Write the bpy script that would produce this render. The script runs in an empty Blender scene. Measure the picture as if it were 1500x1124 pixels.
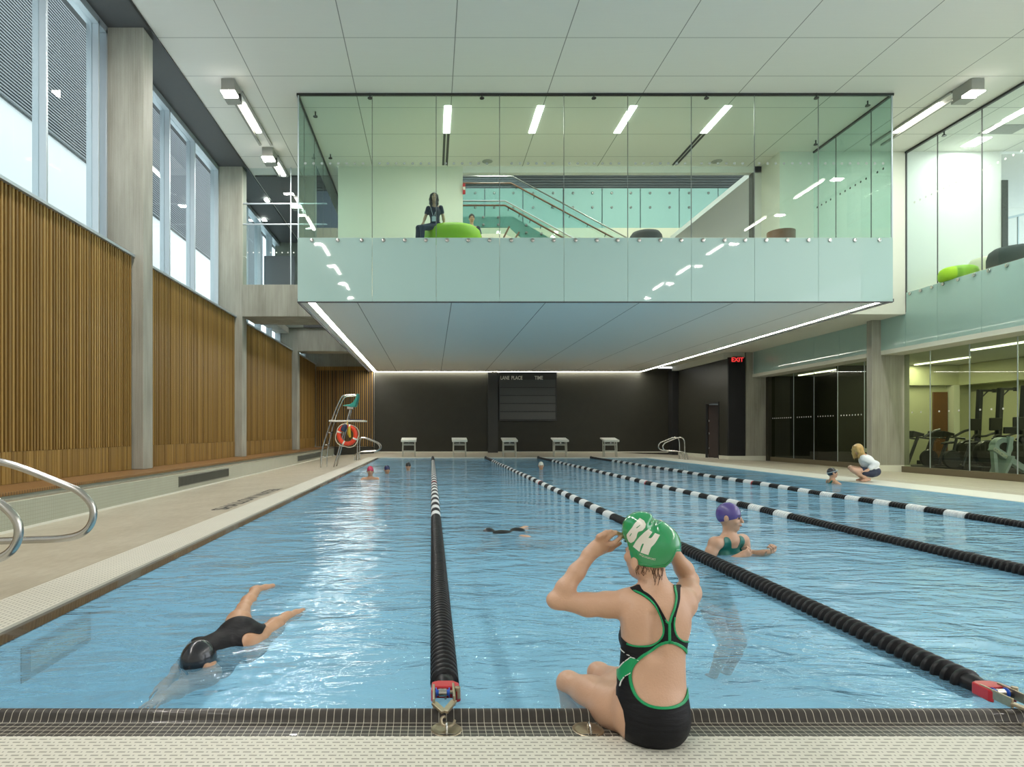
import bpy, bmesh, math, random
import numpy as np
from mathutils import Vector, Matrix
random.seed(7); np.random.seed(7)
SC = bpy.context.scene
COL = SC.collection
# ---------------------------------------------------------------- camera, world, exposure
FPX, CX, CY, CZ = 900.0, 632.0, 634.0, 1.15
cam_d = bpy.data.cameras.new('camera'); cam = bpy.data.objects.new('camera', cam_d); COL.objects.link(cam)
cam.location = (0, 0, CZ); cam.rotation_euler = (math.pi/2, 0, 0)
cam_d.sensor_width = 36.0; cam_d.lens = FPX/1500*36.0
cam_d.shift_x = (750-CX)/1500; cam_d.shift_y = (CY-562)/1500
cam_d.clip_start = 0.05; cam_d.clip_end = 300
SC.camera = cam
SC.view_settings.view_transform = 'Standard'; SC.view_settings.look = 'None'
SC.view_settings.gamma = 1.0; SC.view_settings.use_curve_mapping = False
SC.view_settings.exposure = 0.42
SC.cycles.use_denoising = True
SC.cycles.max_bounces = 10; SC.cycles.diffuse_bounces = 4; SC.cycles.glossy_bounces = 5
SC.cycles.transparent_max_bounces = 24; SC.cycles.sample_clamp_indirect = 8.0
SC.cycles.caustics_reflective = False; SC.cycles.caustics_refractive = False
W = bpy.data.worlds.new('sky'); SC.world = W; W.use_nodes = True
_bg = W.node_tree.nodes['Background']; _bg.inputs[0].default_value = (0.90, 0.95, 1.0, 1); _bg.inputs[1].default_value = 2.3
FLOOD_W, LINEAR_W = 150.0, 44.0          # lamp powers (the lamps themselves are built below)

def area(name, loc, sx, sy, power, color=(1, .96, .91), rot=(0, 0, 0), parent=None, spread=math.pi):
    d = bpy.data.lights.new(name, 'AREA'); d.shape = 'RECTANGLE'; d.size = sx; d.size_y = sy
    d.energy = power; d.color = color; d.spread = spread
    o = bpy.data.objects.new(name, d); COL.objects.link(o); o.location = loc; o.rotation_euler = rot
    if parent: o.parent = parent
    return o

# ---------------------------------------------------------------- projection helper (read a point off the photo at depth Y)
def P(px, py, Y): return Vector(((px-CX)/FPX*Y, Y, CZ-(py-CY)/FPX*Y))

# ---------------------------------------------------------------- materials
def mat(name, col, rough=.5, metal=0.0, spec=.5, coat=0.0, noise=0.0, nscale=8, bump=0.0, bscale=40, emit=None, estr=0.0,
        nstretch=(1, 1, 1), alpha=1.0, trans=0.0):
    m = bpy.data.materials.new(name); m.use_nodes = True; nt = m.node_tree; b = nt.nodes['Principled BSDF']
    b.inputs['Base Color'].default_value = (*col, 1); b.inputs['Roughness'].default_value = rough
    b.inputs['Metallic'].default_value = metal; b.inputs['Specular IOR Level'].default_value = spec
    b.inputs['Coat Weight'].default_value = coat; b.inputs['Coat Roughness'].default_value = .03
    b.inputs['Alpha'].default_value = alpha; b.inputs['Transmission Weight'].default_value = trans
    if emit: b.inputs['Emission Color'].default_value = (*emit, 1); b.inputs['Emission Strength'].default_value = estr
    if noise or bump:
        tc = nt.nodes.new('ShaderNodeTexCoord'); mp = nt.nodes.new('ShaderNodeMapping'); mp.inputs['Scale'].default_value = nstretch
        nt.links.new(tc.outputs['Object'], mp.inputs[0])
    if noise:
        n = nt.nodes.new('ShaderNodeTexNoise'); n.inputs['Scale'].default_value = nscale; n.inputs['Detail'].default_value = 5
        nt.links.new(mp.outputs[0], n.inputs[0])
        r = nt.nodes.new('ShaderNodeMix'); r.data_type = 'RGBA'
        r.inputs[6].default_value = (*[max(0, c*(1-noise)) for c in col], 1); r.inputs[7].default_value = (*[min(1, c*(1+noise)) for c in col], 1)
        nt.links.new(n.outputs[0], r.inputs[0]); nt.links.new(r.outputs[2], b.inputs['Base Color'])
    if bump:
        n2 = nt.nodes.new('ShaderNodeTexNoise'); n2.inputs['Scale'].default_value = bscale; n2.inputs['Detail'].default_value = 4
        nt.links.new(mp.outputs[0], n2.inputs[0])
        bp = nt.nodes.new('ShaderNodeBump'); bp.inputs['Strength'].default_value = bump; bp.inputs['Distance'].default_value = .01
        nt.links.new(n2.outputs[0], bp.inputs['Height']); nt.links.new(bp.outputs[0], b.inputs['Normal'])
    return m

class NT:
    """tiny helper for building math node chains"""
    def __init__(s, m): s.m = m; s.nt = m.node_tree; s.bsdf = s.nt.nodes['Principled BSDF']; s.tc = s.nt.nodes.new('ShaderNodeTexCoord'); s.sep = s.nt.nodes.new('ShaderNodeSeparateXYZ'); s.nt.links.new(s.tc.outputs['Object'], s.sep.inputs[0])
    @property
    def x(s): return s.sep.outputs[0]
    @property
    def y(s): return s.sep.outputs[1]
    @property
    def z(s): return s.sep.outputs[2]
    def op(s, o, a, b=None, c=None):
        n = s.nt.nodes.new('ShaderNodeMath'); n.operation = o
        for i, v in enumerate((a, b, c)):
            if v is None: continue
            if isinstance(v, (int, float)): n.inputs[i].default_value = v
            else: s.nt.links.new(v, n.inputs[i])
        return n.outputs[0]
    def line(s, v, pitch, off, w):       # 1 on grid lines of width w
        f = s.op('FRACT', s.op('DIVIDE', s.op('SUBTRACT', v, off-w/2), pitch)); return s.op('LESS_THAN', f, w/pitch)
    def mix(s, fac, a, b):
        n = s.nt.nodes.new('ShaderNodeMix'); n.data_type = 'RGBA'
        if isinstance(fac, (int, float)): n.inputs[0].default_value = fac
        else: s.nt.links.new(fac, n.inputs[0])
        for i, v in ((6, a), (7, b)):
            if isinstance(v, tuple): n.inputs[i].default_value = (*v, 1)
            else: s.nt.links.new(v, n.inputs[i])
        return n.outputs[2]
    def noise(s, scale, stretch=(1, 1, 1), detail=4, vec=None):
        mp = s.nt.nodes.new('ShaderNodeMapping'); mp.inputs['Scale'].default_value = stretch
        s.nt.links.new(vec or s.tc.outputs['Object'], mp.inputs[0])
        n = s.nt.nodes.new('ShaderNodeTexNoise'); n.inputs['Scale'].default_value = scale; n.inputs['Detail'].default_value = detail
        s.nt.links.new(mp.outputs[0], n.inputs[0]); return n.outputs[0]
    def base(s, c): s.nt.links.new(c, s.bsdf.inputs['Base Color'])
    def bump(s, hgt, st, dist=.01, inv=False):
        b = s.nt.nodes.new('ShaderNodeBump'); b.inputs['Strength'].default_value = st; b.inputs['Distance'].default_value = dist; b.invert = inv
        s.nt.links.new(hgt, b.inputs['Height']); s.nt.links.new(b.outputs[0], s.bsdf.inputs['Normal'])

M = {}
def glass(name, tint, gl=1.0, rough=0.0, body=0.0, bodycol=(.6, .8, .75)):
    m = bpy.data.materials.new(name); m.use_nodes = True; nt = m.node_tree; nt.nodes.clear()
    o = nt.nodes.new('ShaderNodeOutputMaterial'); t = nt.nodes.new('ShaderNodeBsdfTransparent'); t.inputs[0].default_value = (*tint, 1)
    g = nt.nodes.new('ShaderNodeBsdfGlossy'); g.inputs['Roughness'].default_value = rough
    f = nt.nodes.new('ShaderNodeFresnel'); f.inputs[0].default_value = 1.5
    mu = nt.nodes.new('ShaderNodeMath'); mu.operation = 'MULTIPLY'; mu.inputs[1].default_value = gl; gm = nt.nodes.new('ShaderNodeNewGeometry'); iv = nt.nodes.new('ShaderNodeMath'); iv.operation = 'SUBTRACT'; iv.inputs[0].default_value = 1.0; nt.links.new(gm.outputs['Backfacing'], iv.inputs[1])
    m0 = nt.nodes.new('ShaderNodeMath'); m0.operation = 'MULTIPLY'; nt.links.new(f.outputs[0], m0.inputs[0]); nt.links.new(iv.outputs[0], m0.inputs[1]); nt.links.new(m0.outputs[0], mu.inputs[0])
    mx = nt.nodes.new('ShaderNodeMixShader'); nt.links.new(mu.outputs[0], mx.inputs[0])
    src = t.outputs[0]
    if body:
        d = nt.nodes.new('ShaderNodeBsdfDiffuse'); d.inputs[0].default_value = (*bodycol, 1)
        m2 = nt.nodes.new('ShaderNodeMixShader'); m2.inputs[0].default_value = body; nt.links.new(t.outputs[0], m2.inputs[1]); nt.links.new(d.outputs[0], m2.inputs[2]); src = m2.outputs[0]
    nt.links.new(src, mx.inputs[1]); nt.links.new(g.outputs[0], mx.inputs[2]); nt.links.new(mx.outputs[0], o.inputs[0])
    return m
M['glass'] = glass('clear glass', (.80, .895, .875), 1.15)
M['wglass'] = glass('window glass', (.90, .95, .95), .8)
M['gymglass'] = glass('dark green glass', (.75, .80, .69), 1.0)
M['frost'] = mat('frosted glass', (.40, .575, .525), .45, spec=.4, coat=.8)
M['white'] = mat('white paint', (.80, .79, .76), .6, noise=.02)
M['backing'] = mat('dark backing', (.055, .028, .008), .8)
M['jointgrey'] = mat('grey silicone', (.16, .18, .17), .4)
M['cream'] = mat('cream wall', (.74, .74, .64), .6, noise=.02)
M['darkceil'] = mat('dark soffit', (.085, .088, .09), .7, noise=.05)
M['black'] = mat('black wall', (.030, .029, .021), .45, noise=.15, nscale=3, spec=.35)
M['blackmetal'] = mat('black metal', (.02, .02, .02), .4)
M['bluegrey'] = mat('blue grey siding', (.16, .20, .27), .6, noise=.1)
M['frostm'] = mat('etched green glass', (.33, .50, .45), .7, spec=.2)
M['postgrey'] = mat('grey white post', (.50, .50, .43), .45)
M['steel'] = mat('brushed steel', (.50, .49, .46), .25, 1.0)
M['alu'] = mat('silver aluminium', (.50, .56, .60), .42, .55)
M['glow'] = mat('lamp glass', (1, 1, 1), .4, emit=(1, .97, .88), estr=12)
M['glowdim'] = mat('dim lamp glass', (1, 1, 1), .4, emit=(1, .96, .80), estr=3)
M['strip'] = mat('cove strip light', (1, 1, 1), .4, emit=(1, .97, .86), estr=26)
M['redglow'] = mat('exit letters', (.8, .05, .05), .4, emit=(1, .05, .05), estr=.7)
M['tin'] = mat('perforated lamp housing', (.33, .33, .30), .5, .3, bump=.5, bscale=120)
M['rope_black'] = mat('black plastic', (.007, .007, .009), .42, spec=.35)
M['rope_white'] = mat('white plastic', (.80, .82, .82), .35, coat=.3)
M['rope_red'] = mat('red plastic', (.55, .02, .03), .3, coat=.3)
M['blueplastic'] = mat('blue plastic', (.03, .12, .6), .4)
M['brass'] = mat('tarnished bronze', (.45, .38, .27), .35, .9, noise=.2, nscale=60)
M['green'] = mat('lime upholstery', (.34, .62, .02), .6, bump=.15, bscale=300)
M['darkfab'] = mat('dark grey upholstery', (.05, .05, .052), .8, noise=.1)
M['creamfab'] = mat('cream upholstery', (.75, .68, .5), .8)
M['walnut'] = mat('walnut veneer', (.17, .075, .03), .4, noise=.35, nscale=6, nstretch=(12, 12, 1))
M['gymwall'] = mat('pale yellow wall', (.60, .60, .40), .6, noise=.03)
M['gymdark'] = mat('dark brick', (.030, .027, .016), .6, noise=.2)
M['gymfloor'] = mat('rubber gym floor', (.10, .12, .10), .5)
M['gymmetal'] = mat('charcoal machine metal', (.045, .046, .05), .35, .3)
M['rowerpaint'] = mat('pale grey blue paint', (.40, .50, .56), .4)
M['teal'] = mat('teal plastic', (.03, .30, .24), .4)
M['orange'] = mat('orange ring', (.75, .06, .02), .45)
M['cwhite'] = mat('block white', (.78, .78, .70), .4)
M['navy'] = mat('navy cloth', (.02, .028, .06), .7, bump=.3, bscale=60)
M['denim'] = mat('dark denim', (.03, .045, .09), .8, bump=.3, bscale=120)
M['suitblack'] = mat('black swim fabric', (.006, .006, .008), .6, spec=.25, bump=.35, bscale=26, nstretch=(.5, .5, 3.0))
M['suitgreen'] = mat('green swim fabric', (.0, .30, .10), .42, bump=.2, bscale=40)
M['suitwhite'] = mat('white piping', (.8, .82, .8), .4)
M['suitteal'] = mat('dark teal swim fabric', (.0, .14, .11), .4)
M['capgreen'] = mat('green latex', (.012, .30, .10), .16, coat=.9, bump=.12, bscale=9)
M['capwhite'] = mat('white print', (.80, .78, .70), .25, coat=.6)
M['cappurple'] = mat('purple latex', (.10, .07, .28), .25, coat=.5)
M['cappink'] = mat('pink red latex', (.65, .05, .12), .25, coat=.5)
M['capnavy'] = mat('navy latex', (.02, .03, .12), .25, coat=.5)
M['capblack'] = mat('black latex', (.012, .014, .02), .22, coat=.5)
M['capw'] = mat('off white latex', (.75, .74, .62), .25, coat=.5)
M['skin'] = mat('skin', (.60, .36, .24), .42, noise=.07, nscale=14, bump=.12, bscale=130)
M['skin2'] = mat('warm skin', (.52, .29, .17), .45, noise=.07, nscale=14)
M['skin3'] = mat('tanned skin', (.42, .23, .12), .45, noise=.07, nscale=14)
M['hairdark'] = mat('dark hair', (.018, .012, .009), .4, bump=.6, bscale=60, nstretch=(3, 3, .4))
M['hairblond'] = mat('blond hair', (.55, .36, .12), .45, noise=.55, nscale=16, nstretch=(3, 3, .5), bump=.7, bscale=40)
M['hairbrown'] = mat('wet brown hair', (.10, .05, .025), .4)
M['whitecloth'] = mat('white cotton', (.80, .84, .84), .8, bump=.5, bscale=14)
M['eye'] = mat('dark eye', (.02, .015, .01), .2)
M['lip'] = mat('lips', (.38, .12, .09), .4)
M['goggle'] = mat('goggle strap', (.55, .62, .62), .3, coat=.4)
M['goldpin'] = mat('bolt head', (.20, .20, .18), .3, .9)
M['grille'] = mat('vent grille', (.20, .21, .18), .4, .5)
M['paper'] = mat('white badge', (.7, .75, .8), .5)
M['grey'] = mat('grey partition', (.14, .15, .16), .6)
M['doordark'] = mat('dark red brown door', (.045, .028, .022), .5)
M['yellow'] = mat('yellow strap', (.6, .42, .03), .5)

# concrete with vertical board marks
m = mat('board marked concrete', (.40, .385, .32), .75); n = NT(m)
a = n.noise(2.2, (1, 1, .25), 6); b = n.noise(38, (1, 1, .02), 3); c = n.noise(60, (1, 1, 1), 2)
fac = n.op('ADD', n.op('MULTIPLY', a, .55), n.op('ADD', n.op('MULTIPLY', b, .30), n.op('MULTIPLY', c, .15)))
ramp = n.nt.nodes.new('ShaderNodeValToRGB'); ramp.color_ramp.elements[0].position = .33; ramp.color_ramp.elements[0].color = (.24, .235, .19, 1)
ramp.color_ramp.elements[1].position = .68; ramp.color_ramp.elements[1].color = (.46, .455, .39, 1)
n.nt.links.new(fac, ramp.inputs[0]); n.base(ramp.outputs[0]); n.bump(b, .25, .006); M['concrete'] = m

# ceiling boards with fine dark joints
def ceil_mat(name, col, cross):
    m = mat(name, col, .75); n = NT(m); l = n.line(n.x, 2.466, .525, .022)
    if cross: l = n.op('MAXIMUM', l, n.op('MULTIPLY', n.line(n.y, 1.466, 13.62, .03), .55))
    w = n.noise(5, (.35, 9, 1), 3)
    n.base(n.mix(l, n.mix(w, tuple(c*.975 for c in col), tuple(min(1, c*1.02) for c in col)), (.26, .26, .24))); return m
M['ceiling'] = ceil_mat('ceiling board', (.72, .71, .67), True)
M['soffit'] = ceil_mat('soffit board', (.86, .87, .84), False)

# timber slats: each slat its own tone
m = mat('oiled cedar slat', (.45, .23, .05), .5); n = NT(m)
geo = n.nt.nodes.new('ShaderNodeNewGeometry')
r = n.nt.nodes.new('ShaderNodeValToRGB'); r.color_ramp.elements[0].color = (.145, .075, .014, 1); r.color_ramp.elements[1].color = (.42, .255, .068, 1)
g = n.noise(5, (14, 14, .5), 4)
n.nt.links.new(n.op('ADD', n.op('MULTIPLY', geo.outputs['Random Per Island'], .62), n.op('MULTIPLY', g, .42)), r.inputs[0]); n.base(r.outputs[0]); M['wood'] = m
m = mat('end grain step', (.25, .12, .035), .5); n = NT(m); l = n.line(n.y, .055, 0, .012); g = n.noise(30, (1, 3, 1), 3)
n.base(n.mix(l, n.mix(g, (.19, .085, .02), (.34, .18, .055)), (.06, .03, .01))); M['woodstep'] = m

# small greenish mosaic on the side bench
m = mat('pale green mosaic', (.46, .48, .40), .22, coat=.35); n = NT(m)
l = n.op('MAXIMUM', n.line(n.y, .05, 0, .005), n.line(n.z, .05, 0, .005)); g = n.noise(3, (1, 1, 1), 3)
n.base(n.mix(l, n.mix(g, (.40, .42, .335), (.47, .49, .40)), (.36, .375, .30))); M['mosaic'] = m
# beige deck tile
m = mat('beige deck tile', (.5, .46, .36), .38); n = NT(m)
l = n.op('MAXIMUM', n.line(n.x, .05, 0, .004), n.line(n.y, .05, 0, .004)); g = n.noise(1.3, (1, 1, 1), 6); g2 = n.noise(14, (1, .5, 1), 4)
mm = n.op('ADD', n.op('MULTIPLY', g, .5), n.op('MULTIPLY', g2, .5))
rr = n.nt.nodes.new('ShaderNodeValToRGB'); rr.color_ramp.elements[0].position = .3; rr.color_ramp.elements[0].color = (.40, .355, .265, 1); rr.color_ramp.elements[1].position = .7; rr.color_ramp.elements[1].color = (.56, .52, .42, 1)
n.nt.links.new(mm, rr.inputs[0]); n.base(n.mix(n.op('MULTIPLY', l, .45), rr.outputs[0], (.30, .27, .2))); M['deck'] = m
# slotted white gutter grating; along='x' rows run in x
def grate(name, swap, pitch, slot_w, plen, duty):
    m = mat(name, (.66, .64, .55), .45); n = NT(m); u, v = (n.y, n.x) if swap else (n.x, n.y)
    row = n.op('FLOOR', n.op('DIVIDE', v, pitch)); odd = n.op('MULTIPLY', n.op('FLOORED_MODULO', row, 2.0) if False else n.op('MODULO', n.op('ADD', row, 1000.0), 2.0), plen/2)
    fu = n.op('FRACT', n.op('DIVIDE', n.op('ADD', u, odd), plen)); s1 = n.op('LESS_THAN', fu, duty)
    s2 = n.op('MULTIPLY', n.op('GREATER_THAN', fu, duty+.16), n.op('LESS_THAN', fu, duty+.26))
    fv = n.op('FRACT', n.op('DIVIDE', v, pitch)); sv = n.op('LESS_THAN', fv, slot_w/pitch)
    sl = n.op('MULTIPLY', n.op('MAXIMUM', s1, s2), sv); g = n.noise(2, (1, 1, 1), 4)
    seam = n.line(u, .5, 0, .004)
    n.base(n.mix(n.op('MULTIPLY', sl, .85), n.mix(g, (.62, .60, .51), (.72, .70, .61)), (.24, .235, .19)))
    n.bump(n.op('SUBTRACT', 1.0, sl), .5, .004); return m
M['grate_near'] = grate('white slotted grating near', False, .0236, .0075, .058, .50)
M['grate_side'] = grate('white slotted grating side', True, .034, .012, .044, .42)
# dark gutter mosaic with pale grout
m = mat('black gutter mosaic', (.05, .045, .04), .22, coat=.5); n = NT(m)
lx = n.line(n.x, .0308, 0, .0024); ly = n.op('MULTIPLY', n.line(n.y, .0310, 2.385, .0036), n.op('LESS_THAN', n.y, 2.52)); g = n.noise(18, (1, 1, 1), 4)
n.base(n.mix(n.op('MAXIMUM', lx, ly), n.mix(g, (.030, .028, .026), (.075, .066, .056)), (.50, .47, .38))); M['gutter'] = m; n.bsdf.inputs['Coat Weight'].default_value = .1; n.bsdf.inputs['Specular IOR Level'].default_value = .25; n.bsdf.inputs['Roughness'].default_value = .35
m = mat('black edge mosaic', (.05, .04, .03), .25, coat=.5); n = NT(m); l = n.line(n.y, .0308, 0, .004); g = n.noise(6, (1, 1, 1), 4)
n.base(n.mix(n.op('MULTIPLY', l, .55), n.mix(g, (.02, .016, .012), (.06, .045, .03)), (.22, .19, .14))); M['gutterside'] = m
# pool basin
m = mat('pale blue pool tile', (.36, .62, .78), .5); n = NT(m)
g = n.noise(1.0, (1, 1, 1), 5); g2 = n.noise(2.6, (1, 1.6, 1), 5)
n.base(n.mix(g2, n.mix(g, (.34, .60, .76), (.50, .74, .86)), (.52, .76, .86))); M['basin'] = m
M['laneline'] = mat('dark lane tile', (.16, .36, .50), .5)
# water: clear, tinted, rippled
m = bpy.data.materials.new('rippled water'); m.use_nodes = True; nt = m.node_tree; nt.nodes.clear()
out = nt.nodes.new('ShaderNodeOutputMaterial'); tr = nt.nodes.new('ShaderNodeBsdfTransparent'); tr.inputs[0].default_value = (.80, .94, .99, 1)
df = nt.nodes.new('ShaderNodeBsdfDiffuse'); df.inputs[0].default_value = (.24, .50, .71, 1)
gl = nt.nodes.new('ShaderNodeBsdfGlossy'); gl.inputs['Roughness'].default_value = .06
fr = nt.nodes.new('ShaderNodeFresnel'); fr.inputs[0].default_value = 1.33
tc = nt.nodes.new('ShaderNodeTexCoord')
def wn(scale, st, detail, dist=0.0, rot=0.0):
    mp = nt.nodes.new('ShaderNodeMapping'); mp.inputs['Scale'].default_value = st; mp.inputs['Rotation'].default_value = (0, 0, rot); nt.links.new(tc.outputs['Object'], mp.inputs[0])
    k = nt.nodes.new('ShaderNodeTexNoise'); k.inputs['Scale'].default_value = scale; k.inputs['Detail'].default_value = detail; k.inputs['Distortion'].default_value = dist
    nt.links.new(mp.outputs[0], k.inputs[0]); return k.outputs[0]
def mth(op, a, b):
    k = nt.nodes.new('ShaderNodeMath'); k.operation = op
    for i, v in enumerate((a, b)):
        if isinstance(v, (int, float)): k.inputs[i].default_value = v
        else: nt.links.new(v, k.inputs[i])
    return k.outputs[0]
hgt = mth('ADD', mth('MULTIPLY', wn(.9, (.8, 1.3, 1), 3, .8), 1.0), mth('ADD', mth('MULTIPLY', wn(3.0, (.7, 1.4, 1), 4, 1.2, .25), .42), mth('MULTIPLY', wn(9.5, (.8, 1.5, 1), 3, .6, -.2), .13)))
amp = wn(.32, (1, .7, 1), 2)
bp = nt.nodes.new('ShaderNodeBump'); bp.inputs['Distance'].default_value = .11
nt.links.new(hgt, bp.inputs['Height']); nt.links.new(mth('ADD', mth('MULTIPLY', amp, .9), .10), bp.inputs['Strength'])
for q in (gl, fr): nt.links.new(bp.outputs[0], q.inputs['Normal'])
gm0 = nt.nodes.new('ShaderNodeNewGeometry'); mx1 = nt.nodes.new('ShaderNodeMixShader'); vm = nt.nodes.new('ShaderNodeVectorMath'); vm.operation = 'DOT_PRODUCT'; nt.links.new(gm0.outputs['Incoming'], vm.inputs[0]); nt.links.new(gm0.outputs['True Normal'], vm.inputs[1]); nt.links.new(mth('SUBTRACT', 1.0, mth('POWER', 2.718, mth('DIVIDE', -.18, mth('MAXIMUM', mth('ABSOLUTE', vm.outputs['Value'], 0), .03)))), mx1.inputs[0]); nt.links.new(tr.outputs[0], mx1.inputs[1]); nt.links.new(df.outputs[0], mx1.inputs[2])
mx2 = nt.nodes.new('ShaderNodeMixShader'); gm = nt.nodes.new('ShaderNodeNewGeometry'); nt.links.new(mth('MULTIPLY', fr.outputs[0], mth('SUBTRACT', 1.0, gm.outputs['Backfacing'])), mx2.inputs[0]); nt.links.new(mx1.outputs[0], mx2.inputs[1]); nt.links.new(gl.outputs[0], mx2.inputs[2])
nt.links.new(mx2.outputs[0], out.inputs[0]); M['water'] = m

# ---------------------------------------------------------------- mesh builder
def wloc(o):
    v = Vector((0, 0, 0))
    while o is not None: v += Vector(o.location); o = o.parent
    return v
class MB:
    def __init__(s): s.v = []; s.f = []; s.mi = []; s.cur = 0
    def add(s, vs, fs):
        b = len(s.v); s.v += [tuple(v) for v in vs]; s.f += [tuple(b+i for i in f) for f in fs]; s.mi += [s.cur]*len(fs); return s
    def box(s, x0, x1, y0, y1, z0, z1):
        x0, x1 = min(x0, x1), max(x0, x1); y0, y1 = min(y0, y1), max(y0, y1); z0, z1 = min(z0, z1), max(z0, z1)
        vs = [(x0, y0, z0), (x1, y0, z0), (x1, y1, z0), (x0, y1, z0), (x0, y0, z1), (x1, y0, z1), (x1, y1, z1), (x0, y1, z1)]
        return s.add(vs, [(0, 3, 2, 1), (4, 5, 6, 7), (0, 1, 5, 4), (1, 2, 6, 5), (2, 3, 7, 6), (3, 0, 4, 7)])
    def beam(s, a, b, w, h, up=(0, 0, 1)):       # rectangular bar from a to b
        a, b = Vector(a), Vector(b); d = (b-a).normalized(); u = Vector(up)
        if abs(d.dot(u)) > .98: u = Vector((0, 1, 0))
        r = d.cross(u).normalized(); u = r.cross(d)
        vs = [p+r*sx*w/2+u*sz*h/2 for p in (a, b) for sx, sz in ((-1, -1), (1, -1), (1, 1), (-1, 1))]
        return s.add(vs, [(0, 1, 2, 3), (7, 6, 5, 4), (0, 4, 5, 1), (1, 5, 6, 2), (2, 6, 7, 3), (3, 7, 4, 0)])
    def tube(s, pts, r, n=12, closed=False, smooth=0):
        pts = [Vector(p) for p in pts]
        for _ in range(smooth):
            q = [] if closed else [pts[0]]
            L = len(pts)
            for i in range(L if closed else L-1):
                a, b = pts[i], pts[(i+1) % L]; q += [a.lerp(b, .25), a.lerp(b, .75)]
            if not closed: q.append(pts[-1])
            pts = q
        L = len(pts); rings = []; prev = None
        for i, p in enumerate(pts):
            d = (pts[(i+1) % L]-pts[i-1]) if closed else (pts[min(i+1, L-1)]-pts[max(i-1, 0)])
            d.normalize()
            if prev is None:
                u = Vector((0, 0, 1)) if abs(d.z) < .9 else Vector((1, 0, 0))
                u = (u-d*u.dot(d)).normalized()
            else: u = (prev-d*prev.dot(d)).normalized()
            prev = u; w = d.cross(u); rr = float(np.interp(i/(L-1), np.linspace(0, 1, len(r)), r)) if isinstance(r, (list, tuple)) else r
            rings.append([p+(u*math.cos(t)+w*math.sin(t))*rr for t in (2*math.pi*k/n for k in range(n))])
        vs = [v for g in rings for v in g]; fs = []
        for i in range(L if closed else L-1):
            for k in range(n):
                a, b = i*n+k, i*n+(k+1) % n; c, d2 = ((i+1) % L)*n+(k+1) % n, ((i+1) % L)*n+k; fs.append((a, b, c, d2))
        if not closed: fs += [tuple(range(n))[::-1], tuple((L-1)*n+k for k in range(n))]
        return s.add(vs, fs)
    def lathe(s, prof, n=24, M4=None):           # prof: [(r,z)], axis z
        vs = []; fs = []; M4 = M4 or Matrix.Identity(4)
        for r, z in prof:
            for k in range(n):
                t = 2*math.pi*k/n; vs.append(M4 @ Vector((r*math.cos(t), r*math.sin(t), z)))
        for i in range(len(prof)-1):
            for k in range(n): fs.append((i*n+k, i*n+(k+1) % n, (i+1)*n+(k+1) % n, (i+1)*n+k))
        fs += [tuple(range(n))[::-1], tuple((len(prof)-1)*n+k for k in range(n))]
        return s.add(vs, fs)
    def prism(s, poly, d0, d1, axis='y'):        # polygon (2D) extruded along axis
        n = len(poly)
        def mk(p, d): return {'y': (p[0], d, p[1]), 'x': (d, p[0], p[1]), 'z': (p[0], p[1], d)}[axis]
        return s.add([mk(p, d0) for p in poly]+[mk(p, d1) for p in poly],
                     [tuple(range(n)), tuple(range(2*n-1, n-1, -1))]+[(i, n+i, n+(i+1) % n, (i+1) % n) for i in range(n)])
    def build(s, name, mats, parent=None, smooth=False, bevel=0.0, origin=None, seg=2):
        me = bpy.data.meshes.new(name); o0 = Vector(origin) if origin is not None else Vector((0, 0, 0))
        me.from_pydata([Vector(v)-o0 for v in s.v], [], s.f); me.update()
        bm = bmesh.new(); bm.from_mesh(me); bmesh.ops.recalc_face_normals(bm, faces=bm.faces); bm.to_mesh(me); bm.free()
        if not isinstance(mats, (list, tuple)): mats = [mats]
        for q in mats: me.materials.append(q)
        me.polygons.foreach_set('material_index', s.mi)
        if smooth: me.shade_smooth()
        o = bpy.data.objects.new(name, me); COL.objects.link(o); o.location = o0
        if smooth and smooth != 'all':
            e = o.modifiers.new('split', 'EDGE_SPLIT'); e.split_angle = math.radians(42)
        if bevel:
            bv = o.modifiers.new('bevel', 'BEVEL'); bv.width = bevel; bv.segments = seg; bv.limit_method = 'ANGLE'; bv.angle_limit = math.radians(35)
        if parent is not None:
            o.parent = parent; o.matrix_parent_inverse = Matrix.Identity(4)
            o.location = Vector(o.location)-wloc(parent)
        return o
def tag(o, label, cat, group=None):
    o['label'] = label; o['category'] = cat
    if group: o['group'] = group
    return o
def thing(name, loc, label, cat, group=None):
    o = bpy.data.objects.new(name, None); COL.objects.link(o); o.location = loc; o.empty_display_size = .1
    return tag(o, label, cat, group)
def struct(o): o['kind'] = 'structure'; return o
def snode(name, loc=(0, 0, 0)):
    o = bpy.data.objects.new(name, None); COL.objects.link(o); o.location = loc; o['kind'] = 'structure'; return o
def copy_tree(o, parent=None):
    c = o.copy(); COL.objects.link(c)
    if parent is not None: c.parent = parent
    for ch in list(o.children): copy_tree(ch, c)
    return c
def text_mesh(txt, size, extrude=.003, align='LEFT', off=0.0):
    cu = bpy.data.curves.new('txt', 'FONT'); cu.body = txt; cu.size = size; cu.extrude = extrude; cu.align_x = align; cu.offset = off; cu.resolution_u = 3
    o = bpy.data.objects.new('txt', cu); COL.objects.link(o)
    dg = bpy.context.evaluated_depsgraph_get(); me = bpy.data.meshes.new_from_object(o.evaluated_get(dg)); 
    vs = [v.co.copy() for v in me.vertices]; fs = [tuple(p.vertices) for p in me.polygons]
    bpy.data.objects.remove(o); bpy.data.curves.remove(cu); bpy.data.meshes.remove(me)
    return vs, fs
def put_text(txt, size, mat4, material, name, parent=None, **k):
    vs, fs = text_mesh(txt, size, **k); b = MB(); b.add([mat4 @ v for v in vs], fs); return b.build(name, material, parent)
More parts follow.
